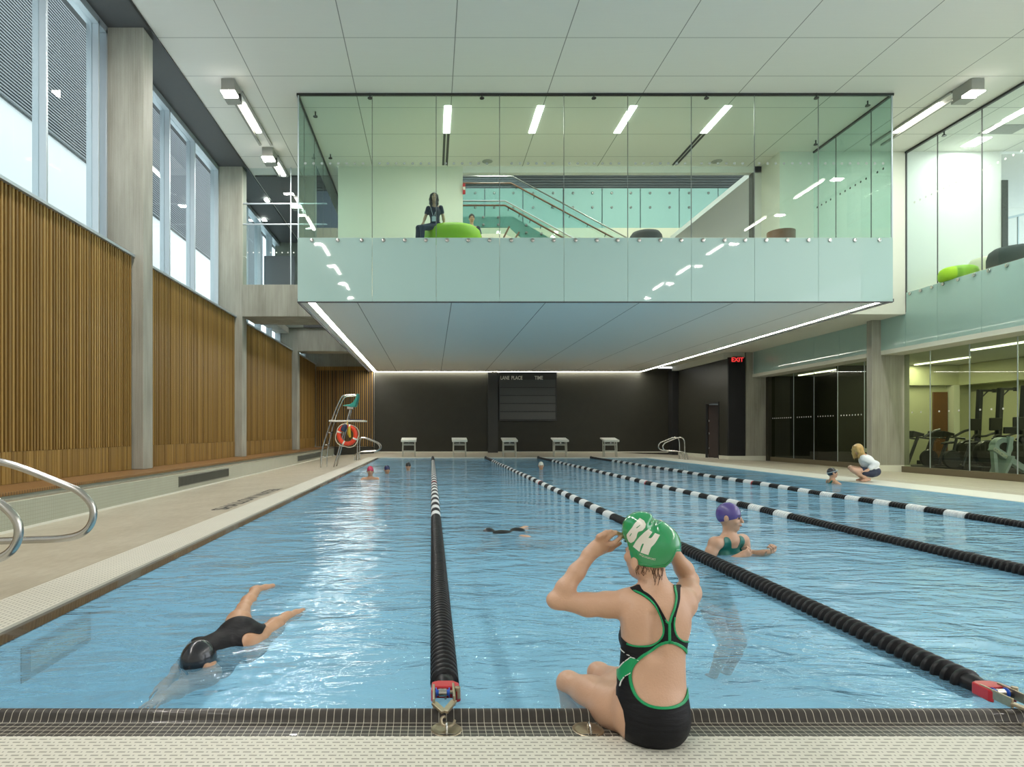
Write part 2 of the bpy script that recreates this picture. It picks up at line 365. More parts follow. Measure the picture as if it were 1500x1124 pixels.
# ================================================================ the hall
CEIL, SOF, FY, XB0, XB1, YW = 9.91, 4.56, 15.86, -3.454, 11.91, 34.5
PXL, PXR, PY0, PY1 = -2.32, 9.62, 2.52, 27.6
DZ = .03
def sbox(name, m, *b): return struct(MB().box(*b).build(name, m))

# floor: side decks fall gently to the side walls
def deck(name, m, x0, x1, y0, y1, za, zb, thick=.3):
    b = MB(); vs = [(x0, y0, za), (x1, y0, zb), (x1, y1, zb), (x0, y1, za)]
    b.add(vs+[(v[0], v[1], min(za, zb)-thick) for v in vs], [(0, 1, 2, 3), (7, 6, 5, 4), (0, 4, 5, 1), (1, 5, 6, 2), (2, 6, 7, 3), (3, 7, 4, 0)])
    return b.build(name, m)
fl = snode('floor')
def fpart(o, n): o.name = n; o.parent = fl; return o
fpart(deck('deck', M['deck'], -5.35, -2.88, -9, 33.0, -.12, DZ), 'deck_tiles')
fpart(deck('deck', M['deck'], -6.6, -5.35, 33.0, YW, -.12, -.12), 'deck_tiles')
fpart(deck('deck', M['deck'], -5.35, -2.88, 33.0, YW, -.12, DZ), 'deck_tiles')
fpart(deck('deck', M['grate_side'], -2.88, PXL-.13, 2.10, PY1, DZ, DZ), 'gutter_grating')
fpart(deck('deck', M['gutterside'], PXL-.13, PXL, 2.52, PY1, .012, .004), 'gutter_edge')
fpart(deck('deck', M['cwhite'], PXR, 10.55, PY0, PY1, .02, DZ), 'pool_coping')
fpart(deck('deck', M['deck'], 10.55, 11.7, -9, YW, DZ, -.03), 'deck_tiles')
fpart(deck('deck', M['cwhite'], 11.7, 11.78, -9, YW, -.027, -.033), 'drain_strip')
fpart(deck('deck', M['deck'], 11.78, 15.7, -9, YW, -.033, -.15), 'deck_tiles')
fpart(deck('deck', M['cwhite'], PXL-.56, 10.55, PY1, PY1+.35, DZ, DZ), 'pool_coping')
fpart(deck('deck', M['deck'], -2.88, 10.55, PY1+.35, YW, DZ, DZ), 'deck_tiles')
fpart(deck('deck', M['grate_near'], PXL-.13, PXR, 1.55, 2.388, -.03, -.03), 'gutter_grating')
fpart(deck('deck', M['deck'], -2.88, 10.55, -9, 1.55, -.03, -.03), 'deck_tiles')
fpart(deck('deck', M['grate_side'], -2.88, PXL-.13, 1.55, 2.10, -.03, -.03), 'gutter_grating')
# near gutter: flat dark mosaic, then a rolled lip rising to the water
prof = [(2.388, -.0345), (2.505, -.0365), (2.512, -.036), (2.518, -.030), (2.5235, -.018), (2.529, -.006), (2.537, .001), (2.548, .0035), (2.56, .001), (2.566, -.01), (2.566, -1.25), (2.388, -1.25)]
struct(MB().prism(prof, PXL-.13, PXR, 'x').build('trim_1', M['gutter'], smooth=True))
# basin and water
bs = MB(); bs.box(PXL-.3, PXR+.3, PY0, PY1+.3, -1.5, -1.2); bs.box(PXL-.3, PXL+.012, 2.56, PY1, -1.25, -.004); bs.box(PXR-.01, PXR+.3, PY0, PY1, -1.25, .012)
bs.box(PXL-.3, PXR+.3, PY1, PY1+.3, -1.25, .0)
fpart(bs.build('basin', M['basin']), 'pool_basin')
wt = MB(); nx, ny = 2, 2
wt.add([(PXL, 2.548, 0), (PXR, 2.548, 0), (PXR, PY1, 0), (PXL, PY1, 0)], [(0, 1, 2, 3)])
water = wt.build('water_surface', M['water']); tag(water, 'blue rippled pool water reflecting the ceiling lights', 'water'); water['kind'] = 'stuff'
# step niche in the left pool wall
nb = MB(); nb.box(PXL-.02, PXL+.020, 3.45, 4.15, -.26, -.06); o = struct(nb.build('trim_2', M['grille'])); o2 = MB().box(PXL+.019, PXL+.024, 3.52, 4.10, -.22, -.10).build('step_tread', M['mosaic'], o)

# ceiling
struct(MB().box(-6.08, 24, -9, 19.14, CEIL, CEIL+.25).build('ceiling', M['ceiling']))
struct(MB().box(-6.08, 10.95, 19.14, 20.2, CEIL, CEIL+.25).build('ceiling', M['ceiling']))
struct(MB().box(-6.08, -3.1, 20.2, YW, CEIL, CEIL+.25).build('ceiling', M['ceiling']))
struct(MB().box(-7.5, -6.08, -9, YW, CEIL-.002, CEIL+.25).build('ceiling', M['darkceil']))
struct(MB().box(-6.11, -6.07, -9, YW, CEIL-.03, CEIL+.01).build('trim_3', M['blackmetal']))
# hall end wall behind the camera
sbox('wall_back', M['white'], -8, 24, -9.3, -9, -.5, 10.2)

# left side: bench, step, slat wall, columns, windows
struct(MB().prism([(-5.35, -.4), (-5.35, .26), (-5.37, .27), (-5.70, .27), (-5.70, .335), (-7.6, .335), (-7.6, -.4)], -9, YW-.9, 'y').build('trim_4', M['mosaic']))
struct(MB().box(-6.62, -5.64, -9, YW-.6, .305, .355).build('trim_5', M['woodstep'], bevel=.006))
struct(MB().box(-5.356, -5.346, -9, 33.0, -.14, -.085).build('baseboard_left', M['cwhite']))
COLY = [(4.8, 5.25), (13.27, 13.72), (20.2, 20.68), (28.5, 29.0)]
XC = -6.22
cols = []
for i, (y0, y1) in enumerate(COLY):
    top = CEIL-.001
    c = MB().box(-7.25, XC, y0, y1, .356, top).build('concrete_column', M['concrete'], bevel=.012, origin=(XC-.5, y0, .356))
    struct(c); cols.append(c)
# slatted timber wall in bays
bay = [(-9, 4.8), (5.25, 13.27), (13.72, 20.2), (20.68, 28.5), (29.0, YW-.35)]
labs = ['beside the camera', 'largest, left of the nearest concrete column', 'between the first and second columns', 'between the second and third columns', 'short far bay next to the black wall corner']
XWD, ZT = -6.45, 4.99
for i, (y0, y1) in enumerate(bay):
    if i == 0: y0 = 3.0
    y1 -= .02; y0 += .02
    t = thing('slatted_wood_panel', (XWD, y0, .36), 'tall cedar slat wall panel, ' + labs[i], 'wall panel', 'cedar slat panels on the left wall')
    b = MB(); y = y0+.03
    while y < y1-.05:
        w = random.choice((.036, .042, .048)); d = random.uniform(0, .014)
        b.box(XWD-.075, XWD-d, y, min(y+w, y1), .86, ZT); y += w+random.choice((.034, .04, .05))
    b.build('upper_slats', M['wood'], t)
    b = MB(); y = y0+.01
    while y < y1-.05:
        w = random.choice((.05, .06, .075)); d = random.uniform(0.004, .014); b.box(XWD-.055, XWD-d, y, min(y+w, y1), .36, .855); y += w+.008
    b.build('lower_slats', M['wood'], t)
    MB().box(XWD-.12, XWD-.08, y0+.02, y1-.02, .36, ZT-.02).build('backing_board', M['backing'], t)
# wall behind the timber, up to the sill
struct(MB().box(-7.6, XWD-.125, -9, YW, .335, ZT-.04).build('wall_left', M['white']))
# return slat wall on the far side
t = thing('slatted_wood_panel', (-4.8, YW-.3, .45), 'cedar slat panel facing the pool at the far left corner', 'wall panel', 'cedar slat panels on the left wall')
b = MB(); x = -6.4
while x < -3.22:
    w = random.choice((.045, .055)); b.box(x, x+w, YW-.38, YW-.3, .38, 4.82); x += w+random.choice((.045, .06, .075))
b.build('upper_slats', M['wood'], t)
MB().box(-6.4, -3.2, YW-.34, YW-.28, 4.62, 4.82).build('top_rail', M['wood'], t)
MB().box(-6.4, -3.2, YW-.27, YW-.2, .38, 4.8).build('backing_board', M['blackmetal'], t)
sbox('baseboard_far', M['black'], -5.4, -3.2, YW-.36, YW-.05, -.12, .36)
sbox('wall_far', M['concrete'], -7.3, -3.2, YW-.19, YW+.1, -.1, 6.0)

# windows on the left, one per bay
def mull(y, parent): MB().box(-7.25, -6.99, y, y+.055, ZT-.06, CEIL-.05).build('mullion', M['alu'], parent, bevel=.004)
wn_ = 0
for (y0, y1) in [(-9, 4.8), (5.25, 13.27), (13.72, 20.2), (20.68, 28.5), (29.0, YW-.3)]:
    wn_ += 1; w = snode('window_%d' % wn_)
    ys = [11.15+1.75*k for k in range(-11, 14)]
    ys = [y for y in ys if y0+.15 < y < y1-.3]
    ys = [y0+.0]+ys+[y1-.06]
    for y in ys: mull(y, w)
    for a, c in zip(ys[:-1], ys[1:]):
        MB().box(-7.135, -7.12, a+.055, c, ZT-.04, CEIL-.16).build('glass_pane', M['wglass'], w)
    MB().box(-7.25, -6.99, y0, y1, CEIL-.16, CEIL-.003).build('head_frame', M['alu'], w)
    MB().box(-7.25, -6.40, y0, y1, ZT-.05, ZT-.0).build('sill', M['alu'], w)

# outside: neighbouring building with a ribbed upper storey, white below
ext = thing('neighbouring_building', (-13, 10, 0), 'white building with ribbed grey upper storey outside the left windows', 'building')
MB().box(-14, -12.4, -20, 45, -1, 8.2).build('lower_wall', mat('outside white wall', (.86, .87, .86), .8), ext)
MB().box(-13.8, -12.45, -20, 45, 8.2, 10.85).build('glazed_band', mat('pale blue glazed band', (.66, .69, .69), .3), ext)
b = MB(); z = 10.9
while z < 19: b.box(-12.42, -12.33, -20, 45, z, z+.045); z += .10
b.build('ribbed_cladding', mat('grey ribbed cladding', (.22, .24, .25), .6), ext)
MB().box(-13.5, -12.43, -20, 45, 10.85, 19).build('upper_wall', mat('dark grey facade', (.15, .165, .17), .6), ext)
MB().box(-12.5, -11.6, 20, 45, 4.0, 6.5).build('porch', mat('grey brick outside', (.26, .27, .27), .8, noise=.3, nscale=20), ext)

# concrete beams between the left columns and the gallery
for (y0, y1), zb in (((20.2, 21.6), 4.97), ((28.5, 29.4), 4.93)):
    struct(MB().box(XC+.001, XB0-.02, y0+.001, y1, zb, 6.02).build('concrete_beam', M['concrete'], bevel=.01))
struct(MB().box(-7.2, -6.6, 21.6, YW-.2, 5.75, 6.0).build('trim_6', M['concrete']))
struct(MB().box(-6.6, XB0-.02, 29.4, YW-.2, 5.75, 6.0).build('trim_7', M['concrete']))
struct(MB().box(-6.95, XB0-.02, 24.4, 25.1, 5.55, 6.0).build('trim_8', M['concrete']))
# upper left lounge behind the glass screen
wl = snode('window_10')
MB().box(XC, XB0, 20.30, 20.315, 6.02, CEIL-.02).build('glass_pane', M['wglass'], wl)
for z in (8.02, 8.70): MB().box(XC, XB0, 20.28, 20.34, z, z+.035).build('reflection_bar', M['alu'], wl)  # thin bars modelled in place of reflected lines on the glass
MB().box(-4.66, -4.63, 20.28, 20.33, 6.02, CEIL).build('mullion', M['alu'], wl)
b = MB()
for k in range(13):
    x = XC+.15+k*.19
    if abs(x+4.64) > .08: b.lathe([(.024, 0), (.024, .004)], 10, Matrix.Translation((x, 20.294, 7.10)) @ Matrix.Rotation(math.pi/2, 4, 'X'))
b.build('safety_dots', M['white'], wl)
sbox('wall_upper_left', M['grey'], -7.2, -5.9, 26.4, 26.6, 6.0, 8.75)
sbox('wall_upper_left', M['darkceil'], -5.9, XB0-.1, 28.3, 28.5, 6.0, CEIL)
sbox('wall_upper_left', mat('grey green wall', (.22, .24, .2), .7), -7.2, -5.9, 28.3, 28.5, 6.0, CEIL)
sbox('trim_9', M['darkceil'], -6.0, -3.5, 20.9, 28.3, CEIL-.06, CEIL-.004)

# ---------------------------------------------------------------- far black wall
sbox('wall_far', M['black'], -3.2, 13.7, YW, YW+.25, -.1, SOF+.2)
o = struct(MB().box(3.16, 3.72, YW-.16, YW, .03, SOF).build('trim_10', mat('dark pilaster', (.030, .030, .026), .4)))
struct(MB().box(-3.25, 13.6, YW-.012, YW, .03, .09).build('baseboard_far', M['cream']))
struct(MB().box(13.3, 14.0, YW-.6, YW, -.1, SOF).build('trim_11', M['blackmetal']))
# black side wall with a doorway
dy0, dy1, dzt = 29.1, 30.5, 2.62
b = MB(); b.box(13.63, 14.4, 28.3, dy0, .08, SOF); b.box(13.63, 14.4, dy1, YW-.6, .08, SOF); b.box(13.63, 14.4, dy0, dy1, dzt, SOF)
struct(b.build('wall_right', M['black']))
struct(MB().box(13.63, 14.40, 28.2, 28.3, .08, SOF+.05).build('wall_right', mat('matt black panel', (.006, .006, .008), .7)))
b = MB(); b.box(13.61, 14.42, 28.18, dy0, -.16, .08); b.box(13.61, 14.42, dy1, YW-.6, -.16, .08); struct(b.build('baseboard_right', M['cream']))
dr = snode('door_1')
MB().box(13.72, 14.35, dy1-.10, dy1-.04, -.08, dzt-.1).build('door_leaf', M['doordark'], dr, bevel=.004)
b = MB(); b.box(13.60, 13.70, dy0, dy0+.06, -.1, dzt); b.box(13.60, 13.70, dy1-.06, dy1, -.1, dzt); b.box(13.60, 13.70, dy0, dy1, dzt-.06, dzt); b.build('door_frame', M['blackmetal'], dr)
b = MB()
for z, h in ((1.05, .10), (.35, .08), (1.7, .08)): b.box(13.70, 13.74, dy1-.13, dy1-.10, z, z+h)
b.build('hinge', M['steel'], dr)
MB().box(13.75, 14.3, dy1-.12, dy1-.05, dzt-.10, dzt-.04).build('closer_rail', M['alu'], dr)
MB().box(14.0, 14.4, dy1-.04, dy1, -.1, dzt).build('door_recess', M['blackmetal'], dr)
# exit sign
ex = thing('exit_sign', P(1080, 528, 28.1), 'red lit exit sign on the black panel below the soffit', 'sign')
p = P(1080, 527, 28.12)
MB().box(p.x-.21, p.x+.21, 28.1, 28.17, p.z-.14, p.z+.14).build('housing', M['blackmetal'], ex, bevel=.01)
put_text('EXIT', .27, Matrix.Translation((p.x-.005, 28.094, p.z-.095)) @ Matrix.Rotation(math.pi/2, 4, 'X'), M['redglow'], 'lettering', ex, align='CENTER', off=.006)
MB().box(p.x-.02, p.x+.02, 28.12, 28.16, p.z+.13, SOF).build('bracket', M['blackmetal'], ex)

# ---------------------------------------------------------------- suspended gallery box
def dots(y_or_x, z, a, b_, pitch, axis, skip=(), r=.035, m=None, parent=None):
    b = MB(); k = a
    while k < b_:
        if all(abs(k-s) > .12 for s in skip):
            if axis == 'x': b.lathe([(r, 0), (r, .003)], 12, Matrix.Translation((k, y_or_x, z)) @ Matrix.Rotation(math.pi/2, 4, 'X'))
            else: b.lathe([(r, 0), (r, .003)], 12, Matrix.Translation((y_or_x, k, z)) @ Matrix.Rotation(-math.pi/2, 4, 'Y'))
        k += pitch
    return b.build('safety_dots', m or M['white'], parent)
ZF = 6.19
xj = [XB0, -1.53, .123, 1.76, 3.42, 5.07, 6.71, 8.34, 9.99, XB1]
gb = snode('window_6', (0, FY, ZF))
for a, c in zip(xj[:-1], xj[1:]):
    MB().box(a+.008, c-.008, FY, FY+.014, ZF, CEIL-.03).build('glass_pane', M['glass'], gb)
    MB().box(a+.004, c-.004, FY-.004, FY+.014, SOF-.02, ZF-.008).build('frosted_panel', M['frost'], gb)
for x in xj[1:-1]: MB().box(x-.009, x+.009, FY+.002, FY+.016, ZF, CEIL-.03).build('silicone_joint', M['jointgrey'], gb)
for x in (XB0, XB1-.03): MB().box(x, x+.03, FY-.002, FY+.03, SOF-.02, CEIL-.03).build('corner_joint', M['alu'], gb)
MB().box(XB0-.02, XB1+.02, FY-.02, FY+.05, CEIL-.05, CEIL-.0).build('head_channel', M['blackmetal'], gb)
MB().box(XB0, XB1, FY-.006, FY+.05, SOF-.05, SOF-.02).build('bottom_channel', M['darkceil'], gb)
pin = [457, 495, 530, 562, 593, 624, 655, 686, 717, 749, 780, 811, 843, 874, 904.5, 936, 967, 997.6, 1029.5, 1061, 1091, 1122, 1153, 1184, 1215.6, 1252, 1288]
prof = [(.012, 0), (.048, .0), (.052, .012), (.046, .028), (.02, .034)]
for px in pin:
    x = (px-CX)/FPX*FY; b = MB(); b.lathe([(r, -z) for r, z in prof], 16, Matrix.Rotation(math.pi/2, 4, 'X') @ Matrix.Rotation(math.pi, 4, 'X'))
    o = MB(); o.lathe(prof, 16, Matrix.Translation((x, FY-.006, ZF-.075)) @ Matrix.Rotation(math.pi/2, 4, 'X')); o.build('standoff_bolt', M['steel'], gb, smooth=True)
dots(FY-.001, 8.10, XB0+.2, XB1-.1, .213, 'x', skip=xj, m=mat('grey glass dot', (.42, .48, .45), .5, alpha=.6), parent=gb)
# left and right glass sides
for nm, X, yend, sgn in (('window_7', XB0, YW-.4, -1), ('window_8', XB1, 19.14, 1)):
    g = snode(nm, (X, FY, ZF)); ys = [FY]+[16.63+1.45*k for k in range(14)]; ys = [y for y in ys if y < yend-.2]+[yend]
    x0, x1 = (X, X+.014) if sgn < 0 else (X-.014, X)
    for a, c in zip(ys[:-1], ys[1:]):
        if a < 24 or sgn > 0: MB().box(x0, x1, a+.02, c-.008, ZF, CEIL-.03).build('glass_pane', M['glass'], g)
        MB().box(x0, x1, a+.02, c-.004, SOF-.02, ZF-.008).build('frosted_panel', M['frost'], g)
    for y in ys[1:-1]: MB().box(x0-.001, x1+.001, y-.01, y+.01, ZF, CEIL-.03).build('silicone_joint', M['darkceil'], g)
    MB().box(X-.03, X+.03, FY, yend, CEIL-.05, CEIL).build('head_channel', M['blackmetal'], g)
    if sgn > 0: dots(X-.016, 8.10, FY+.1, 19.0, .213, 'y', skip=ys, r=.03, m=M['blackmetal'], parent=g)
# gallery floor and soffit; recessed light slots run round the soffit edge
struct(MB().box(XB0+.02, XB1-.02, FY+.03, YW-.3, 5.7, 6.0).build('floor_gallery', M['creamfab']))
b = MB(); b.box(XB0+.40, XB1-.25, FY+.02, YW-.2, SOF, SOF+.1); b.box(XB0+.02, XB0+.22, FY+.02, YW-.02, SOF, SOF+.1); b.box(XB1-.12, XB1, FY+.02, YW-.02, SOF, SOF+.1)
b.box(XB0, XB1, FY+.02, FY+.10, SOF, SOF+.1)
struct(b.build('ceiling_soffit', M['soffit']))
struct(MB().box(XB0-.01, XB0+.02, FY, YW-.02, SOF-.05, SOF+.05).build('trim_12', M['darkceil']))
struct(MB().box(XB1-.02, XB1+.03, FY, 26, SOF-.03, SOF+.05).build('trim_13', M['darkceil']))
for nm, bx, lb in (('strip_light', (XB0+.23, XB0+.39, FY+.12, YW-.25, SOF+.012, SOF+.05), 'long cove strip light along the left edge of the gallery underside'),
                   ('strip_light', (XB1-.24, XB1-.13, FY+.12, YW-.25, SOF+.012, SOF+.05), 'long cove strip light along the right edge of the gallery underside'),
                   ('strip_light', (XB0+.30, XB1-.20, YW-.18, YW-.03, SOF+.0, SOF+.05), 'cove strip light across the top of the far black wall')):
    tag(MB().box(*bx).build(nm, M['strip']), lb, 'light', 'cove strips under the gallery')
# low ceilings right of the box
struct(MB().box(XB1, 14.9, 19.31, YW, 4.85, 5.0).build('ceiling_right', M['cream']))
struct(MB().box(XB1+.03, XB1+.08, 19.32, YW, SOF, 4.84).build('trim_14', M['cream']))
struct(MB().box(13.5, 14.6, 28.4, YW, SOF, 4.86).build('trim_15', M['cream']))
# fascia wall facing the camera, right of the box, continuing into the box
sbox('wall_upper_right', M['cream'], 10.85, 14.76, 19.14, 19.3, 4.84, CEIL)
sbox('wall_upper_right', M['cream'], 10.85, 11.0, 19.3, 20.2, 6.0, CEIL)
# gallery back wall with the wide opening
sbox('wall_gallery', M['cream'], -3.07, 1.03, 20.2, 20.4, 6.0, CEIL)
sbox('wall_gallery', M['white'], 1.03, 10.85, 20.2, 20.4, 9.70, CEIL)
sbox('wall_gallery', M['white'], 10.60, 10.85, 20.2, 20.4, 6.0, CEIL)
sbox('trim_16', mat('perforated bronze reveal', (.07, .065, .055), .5), 10.55, 10.61, 20.18, 20.42, 6.0, 9.70)

# ---------------------------------------------------------------- upper atrium seen through the gallery
AY = 29.0
def az(py, Y): return CZ+(CY-py)/FPX*Y
def ax(px, Y): return (px-CX)/FPX*Y
struct(MB().box(-3, 18, AY+.3, AY+.5, 6.0, 15).build('wall_atrium', M['bluegrey']))
b = MB(); z = az(276, AY)
while z < az(245, AY): b.box(-2, 17.8, AY+.2, AY+.3, z, z+.10); z += .125
struct(b.build('trim_17', mat('dark grey cladding', (.07, .075, .075), .6)))
struct(MB().box(-3, 18, 20.5, AY+.3, 14.2, 14.4).build('ceiling_atrium', M['white']))
gbk = thing('glass_balustrade', (6, AY, az(330, AY)), 'frosted green glass balustrade with bolt heads behind the staircase', 'balustrade')
xs = [ax(q, AY) for q in (655, 710, 766, 825, 882, 938, 995, 1052, 1110)]
for a, c in zip(xs[:-1], xs[1:]):
    MB().box(a+.02, c-.02, AY, AY+.02, az(334, AY), az(276, AY)).build('glass_panel', M['frostm'], gbk)
    for f in (.25, .75):
        for q in (283, 304): MB().lathe(prof, 10, Matrix.Translation((a+(c-a)*f, AY-.002, az(q, AY))) @ Matrix.Rotation(math.pi/2, 4, 'X') @ Matrix.Scale(1.2, 4)).build('bolt', M['goldpin'], gbk)
struct(MB().box(-3, 18, AY-.1, AY+.2, 8.0, az(335, AY)).build('trim_18', M['creamfab']))
# staircase: two flights going down to the right
st = thing('staircase', (4, 22.5, 6.0), 'glass sided staircase descending to the right behind the gallery', 'stairs')
def poly_rail(name, pts, Y, r, m, par):
    MB().tube([P(x, y, Y) for x, y in pts], r, 8).build(name, m, par, smooth=True)
for Y, wood, metal, fas in ((25.5, [(655, 268.5), (748.5, 268.5), (905, 352)], [(655, 258.5), (751, 258.5), (925, 352)], None),
                       (22.2, [(655, 301), (740, 301), (835, 354)], [(655, 294.5), (740, 294.5), (845, 352)], [(655, 315.5), (752, 315.5), (818, 354), (772, 354), (747, 331.5), (655, 331.5)])):
    poly_rail('wood_handrail', wood, Y, .035, M['walnut'], st); poly_rail('metal_rail', metal, Y+.12, .03, M['steel'], st)
    g0 = [(a[0], Y+.1, a[2]) for a in [P(*metal[0], Y), P(*metal[1], Y), P(*metal[2], Y)]]
    drop = 1.15; b = MB(); pts = [(g[0], g[2]) for g in g0]
    b.prism(pts+[(g[0], g[2]-drop) for g in g0[::-1]], Y+.10, Y+.12, 'y'); b.build('glass_side', M['glass'], st)
    if fas:
        b = MB(); b.prism([(P(x, y, Y).x, P(x, y, Y).z) for x, y in fas], Y+.13, Y+.17, 'y'); b.build('frosted_stringer', M['frostm'], st)
    for k in range(6 if not fas else 4):
        f = k/6+.05; x, y = (wood[1][0]+(wood[2][0]-wood[1][0])*f, wood[1][1]+(wood[2][1]-wood[1][1])*f); q = P(x, y, Y)
        MB().tube([q, q+Vector((0, .05, -.08)), q+Vector((0, .12, -.08))], .015, 6).build('bracket', M['blackmetal'], st)
for x, y in ((708, 318.5), (730, 318.5), (708, 329.5), (730, 329.5), (771, 330), (771, 341), (793, 342.5)):
    MB().lathe(prof, 10, Matrix.Translation(P(x, y, 22.3)) @ Matrix.Rotation(math.pi/2, 4, 'X')).build('bolt', M['goldpin'], st)
b = MB()
for k in range(7): b.box(2.0+k*.3, 2.35+k*.3, 22.5, 25.3, 8.05-.17*k, 8.22-.17*k)
b.build('treads', M['creamfab'], st)
MB().box(2.1, 2.3, 23.0, 25.0, 6.0, 8.1).build('support_pier', M['white'], st)
b = MB(); b.beam(P(746, 332, 22.25), P(738, 348, 22.25), .06, .06); b.beam(P(760.5, 340, 22.25), P(755, 349, 22.25), .06, .06); b.build('tread_edge', M['walnut'], st)
struct(MB().box(-3, 18, 20.45, AY, 5.7, 6.0).build('floor_atrium', M['creamfab']))
# lamps that light the atrium
for x in (3.0, 9.0):
    t = thing('ceiling_lamp', (x, 25, 14.15), 'square lamp high above the staircase, ' + ('left' if x < 5 else 'right') + ' one', 'light', 'atrium lamps')
    MB().box(x-.6, x+.6, 24.4, 25.6, 14.1, 14.19).build('lamp_housing', M['glow'], t)
    area('lamp', (0, 0, -.1), 1.2, 1.2, 170, (1, .95, .82), parent=t)
fa = thing('fire_alarm', (P(679, 280, 20.15)), 'small red fire alarm on the edge of the cream gallery wall', 'alarm')
q = P(679.2, 276, 20.1); MB().box(q.x-.03, q.x+.06, 20.1, 20.19, q.z-.17, q.z+.17).build('alarm_box', M['rope_red'], fa, bevel=.01)
MB().box(q.x-.02, q.x+.05, 20.09, 20.1, q.z-.05, q.z+.05).build('strobe', M['capwhite'], fa)

# ---------------------------------------------------------------- right side: concrete columns, glazed bands, gym
XG, XGG = 14.78, 15.5
for (y0, y1) in ((20.2, 20.45), (28.3, 28.6), (12.1, 12.35)):
    struct(MB().box(14.48, 15.72, y0, y1, -.1, 4.86).build('concrete_column', M['concrete'], bevel=.012))
    struct(MB().box(14.46, 15.74, y0-.02, y1+.02, -.17, .08).build('baseboard_right', M['cream']))
g9 = snode('window_9', (XG, 12, 5.5))
ys = [19.14-.0, 17.95, 16.5, 15.03, 13.56, 12.1, 10.6]
for a, c in zip(ys[1:], ys[:-1]):
    MB().box(XG, XG+.014, a+.008, c-.008, 5.52, CEIL-.03).build('glass_pane', M['glass'], g9)
    MB().box(XG-.004, XG+.012, a+.004, c-.004, 3.84, 5.51).build('frosted_panel', M['frost'], g9)
    MB().box(XG-.002, XG+.016, a-.012, a+.012, 5.52, CEIL-.03).build('silicone_joint', M['darkceil'], g9)
    for f in ((.15, .5, .85) if c > 15 else ()):
        MB().lathe(prof, 12, Matrix.Translation((XG-.006, a+(c-a)*f, 5.44)) @ Matrix.Rotation(-math.pi/2, 4, 'Y')).build('standoff_bolt', M['steel'], g9, smooth=True)
MB().box(XG-.03, XG+.04, 8, 19.14, CEIL-.06, CEIL).build('head_channel', M['blackmetal'], g9)
MB().box(XG-.005, XG+.03, 19.12, 19.15, 4.9, CEIL).build('corner_joint', M['darkceil'], g9)
ys = [28.2, 26.6, 25.2, 23.72, 22.26, 20.45, 19.14]
for a, c in zip(ys[1:], ys[:-1]): MB().box(XG-.004, XG+.012, a+.006, c-.006, 3.84, 4.85).build('frosted_panel', M['frost'], g9)
dots(XG-.003, 8.2, 10.7, 19.0, .213, 'y', skip=ys, r=.03, m=mat('pale glass dot', (.8, .82, .75), .5, alpha=.5), parent=g9)
struct(MB().box(XG-.005, XGG+.05, 8, 28.3, 3.70, 3.84).build('trim_19', M['cream']))
struct(MB().box(XG+.02, XGG+.3, 8, 28.3, 3.84, 4.85).build('trim_20', M['white']))
struct(MB().box(XGG-.06, XGG+.10, 8, 28.3, -.2, .05).build('trim_21', mat('brown kerb', (.16, .13, .075), .5)))
g11 = snode('window_11', (XGG, 18, 1))
ys = [28.25, 26.3, 24.9, 23.45, 22.0, 20.5]; ys2 = [20.15, 19.1, 17.7, 16.25, 14.8, 13.4]
for L in (ys, ys2):
    for a, c in zip(L[1:], L[:-1]):
        MB().box(XGG, XGG+.014, a+.008, c-.008, .05, 3.70).build('glass_pane', M['gymglass'], g11)
        MB().box(XGG-.002, XGG+.016, a-.012, a+.012, .05, 3.70).build('silicone_joint', M['alu'], g11)
dots(XGG-.004, 1.80, 20.6, 28.1, .155, 'y', skip=ys, r=.028, parent=g11)
dots(XGG-.004, 1.80, 13.5, 20.1, .35, 'y', skip=ys2, r=.03, parent=g11)
# gym interior
struct(MB().box(XGG+.1, 23, 8, 30, -.3, -.15).build('floor_gym', M['gymfloor']))
struct(MB().box(XGG+.05, 23, 8, 30, 3.72, 3.84).build('ceiling_gym', M['white']))
struct(MB().box(20.6, 20.8, 8, 23.5, -.15, 3.72).build('wall_gym', M['gymwall']))
struct(MB().box(20.0, 20.6, 8, 23.5, 2.95, 3.71).build('trim_22', M['gymwall']))
struct(MB().box(17.7, 20.8, 23.5, 23.6, -.15, 3.72).build('wall_gym', M['gymwall']))
struct(MB().box(15.55, 17.7, 23.5, 23.6, -.15, 3.72).build('wall_gym', M['gymdark']))
struct(MB().box(19.72, 19.95, 23.2, 23.5, -.15, 2.95).build('trim_23', mat('white pier', (.8, .8, .66), .6)))
dg = snode('door_2'); MB().box(19.15, 19.68, 23.42, 23.5, -.15, 2.7).build('door_leaf', M['walnut'], dg)
struct(MB().box(17.75, 20.0, 23.3, 23.5, 2.95, 3.71).build('trim_25', M['gymwall']))
# dark room beyond
struct(MB().box(15.35, 22, 28.0, 28.2, -.15, 3.72).build('wall_gym', M['gymdark']))
struct(MB().box(17.6, 17.75, 23.6, 28, -.15, 3.71).build('wall_gym', M['gymdark']))
def lin(name, x, y0, y1, z, w, lb, grp, power, col=(1, .96, .8), m=None, along='y'):
    t = thing(name, (x, (y0+y1)/2, z), lb, 'light', grp)
    if along == 'y': MB().box(x-w/2, x+w/2, y0, y1, z-.02, z+.015).build('diffuser', m or M['glowdim'], t); area('lamp', (0, 0, -.03), w, y1-y0, power, col, parent=t)
    else: MB().box(y0, y1, x-w/2, x+w/2, z-.02, z+.015).build('diffuser', m or M['glow'], t)
    return t
lin('linear_ceiling_light', 16.7, 13.2, 15.6, 3.70, .12, 'strip light in the gym ceiling nearest the glass, closest to camera', 'gym strip lights', 40, (1, .97, .72))
lin('linear_ceiling_light', 16.7, 17.2, 19.0, 3.70, .12, 'strip light in the gym ceiling behind the big concrete column', 'gym strip lights', 40, (1, .97, .72))
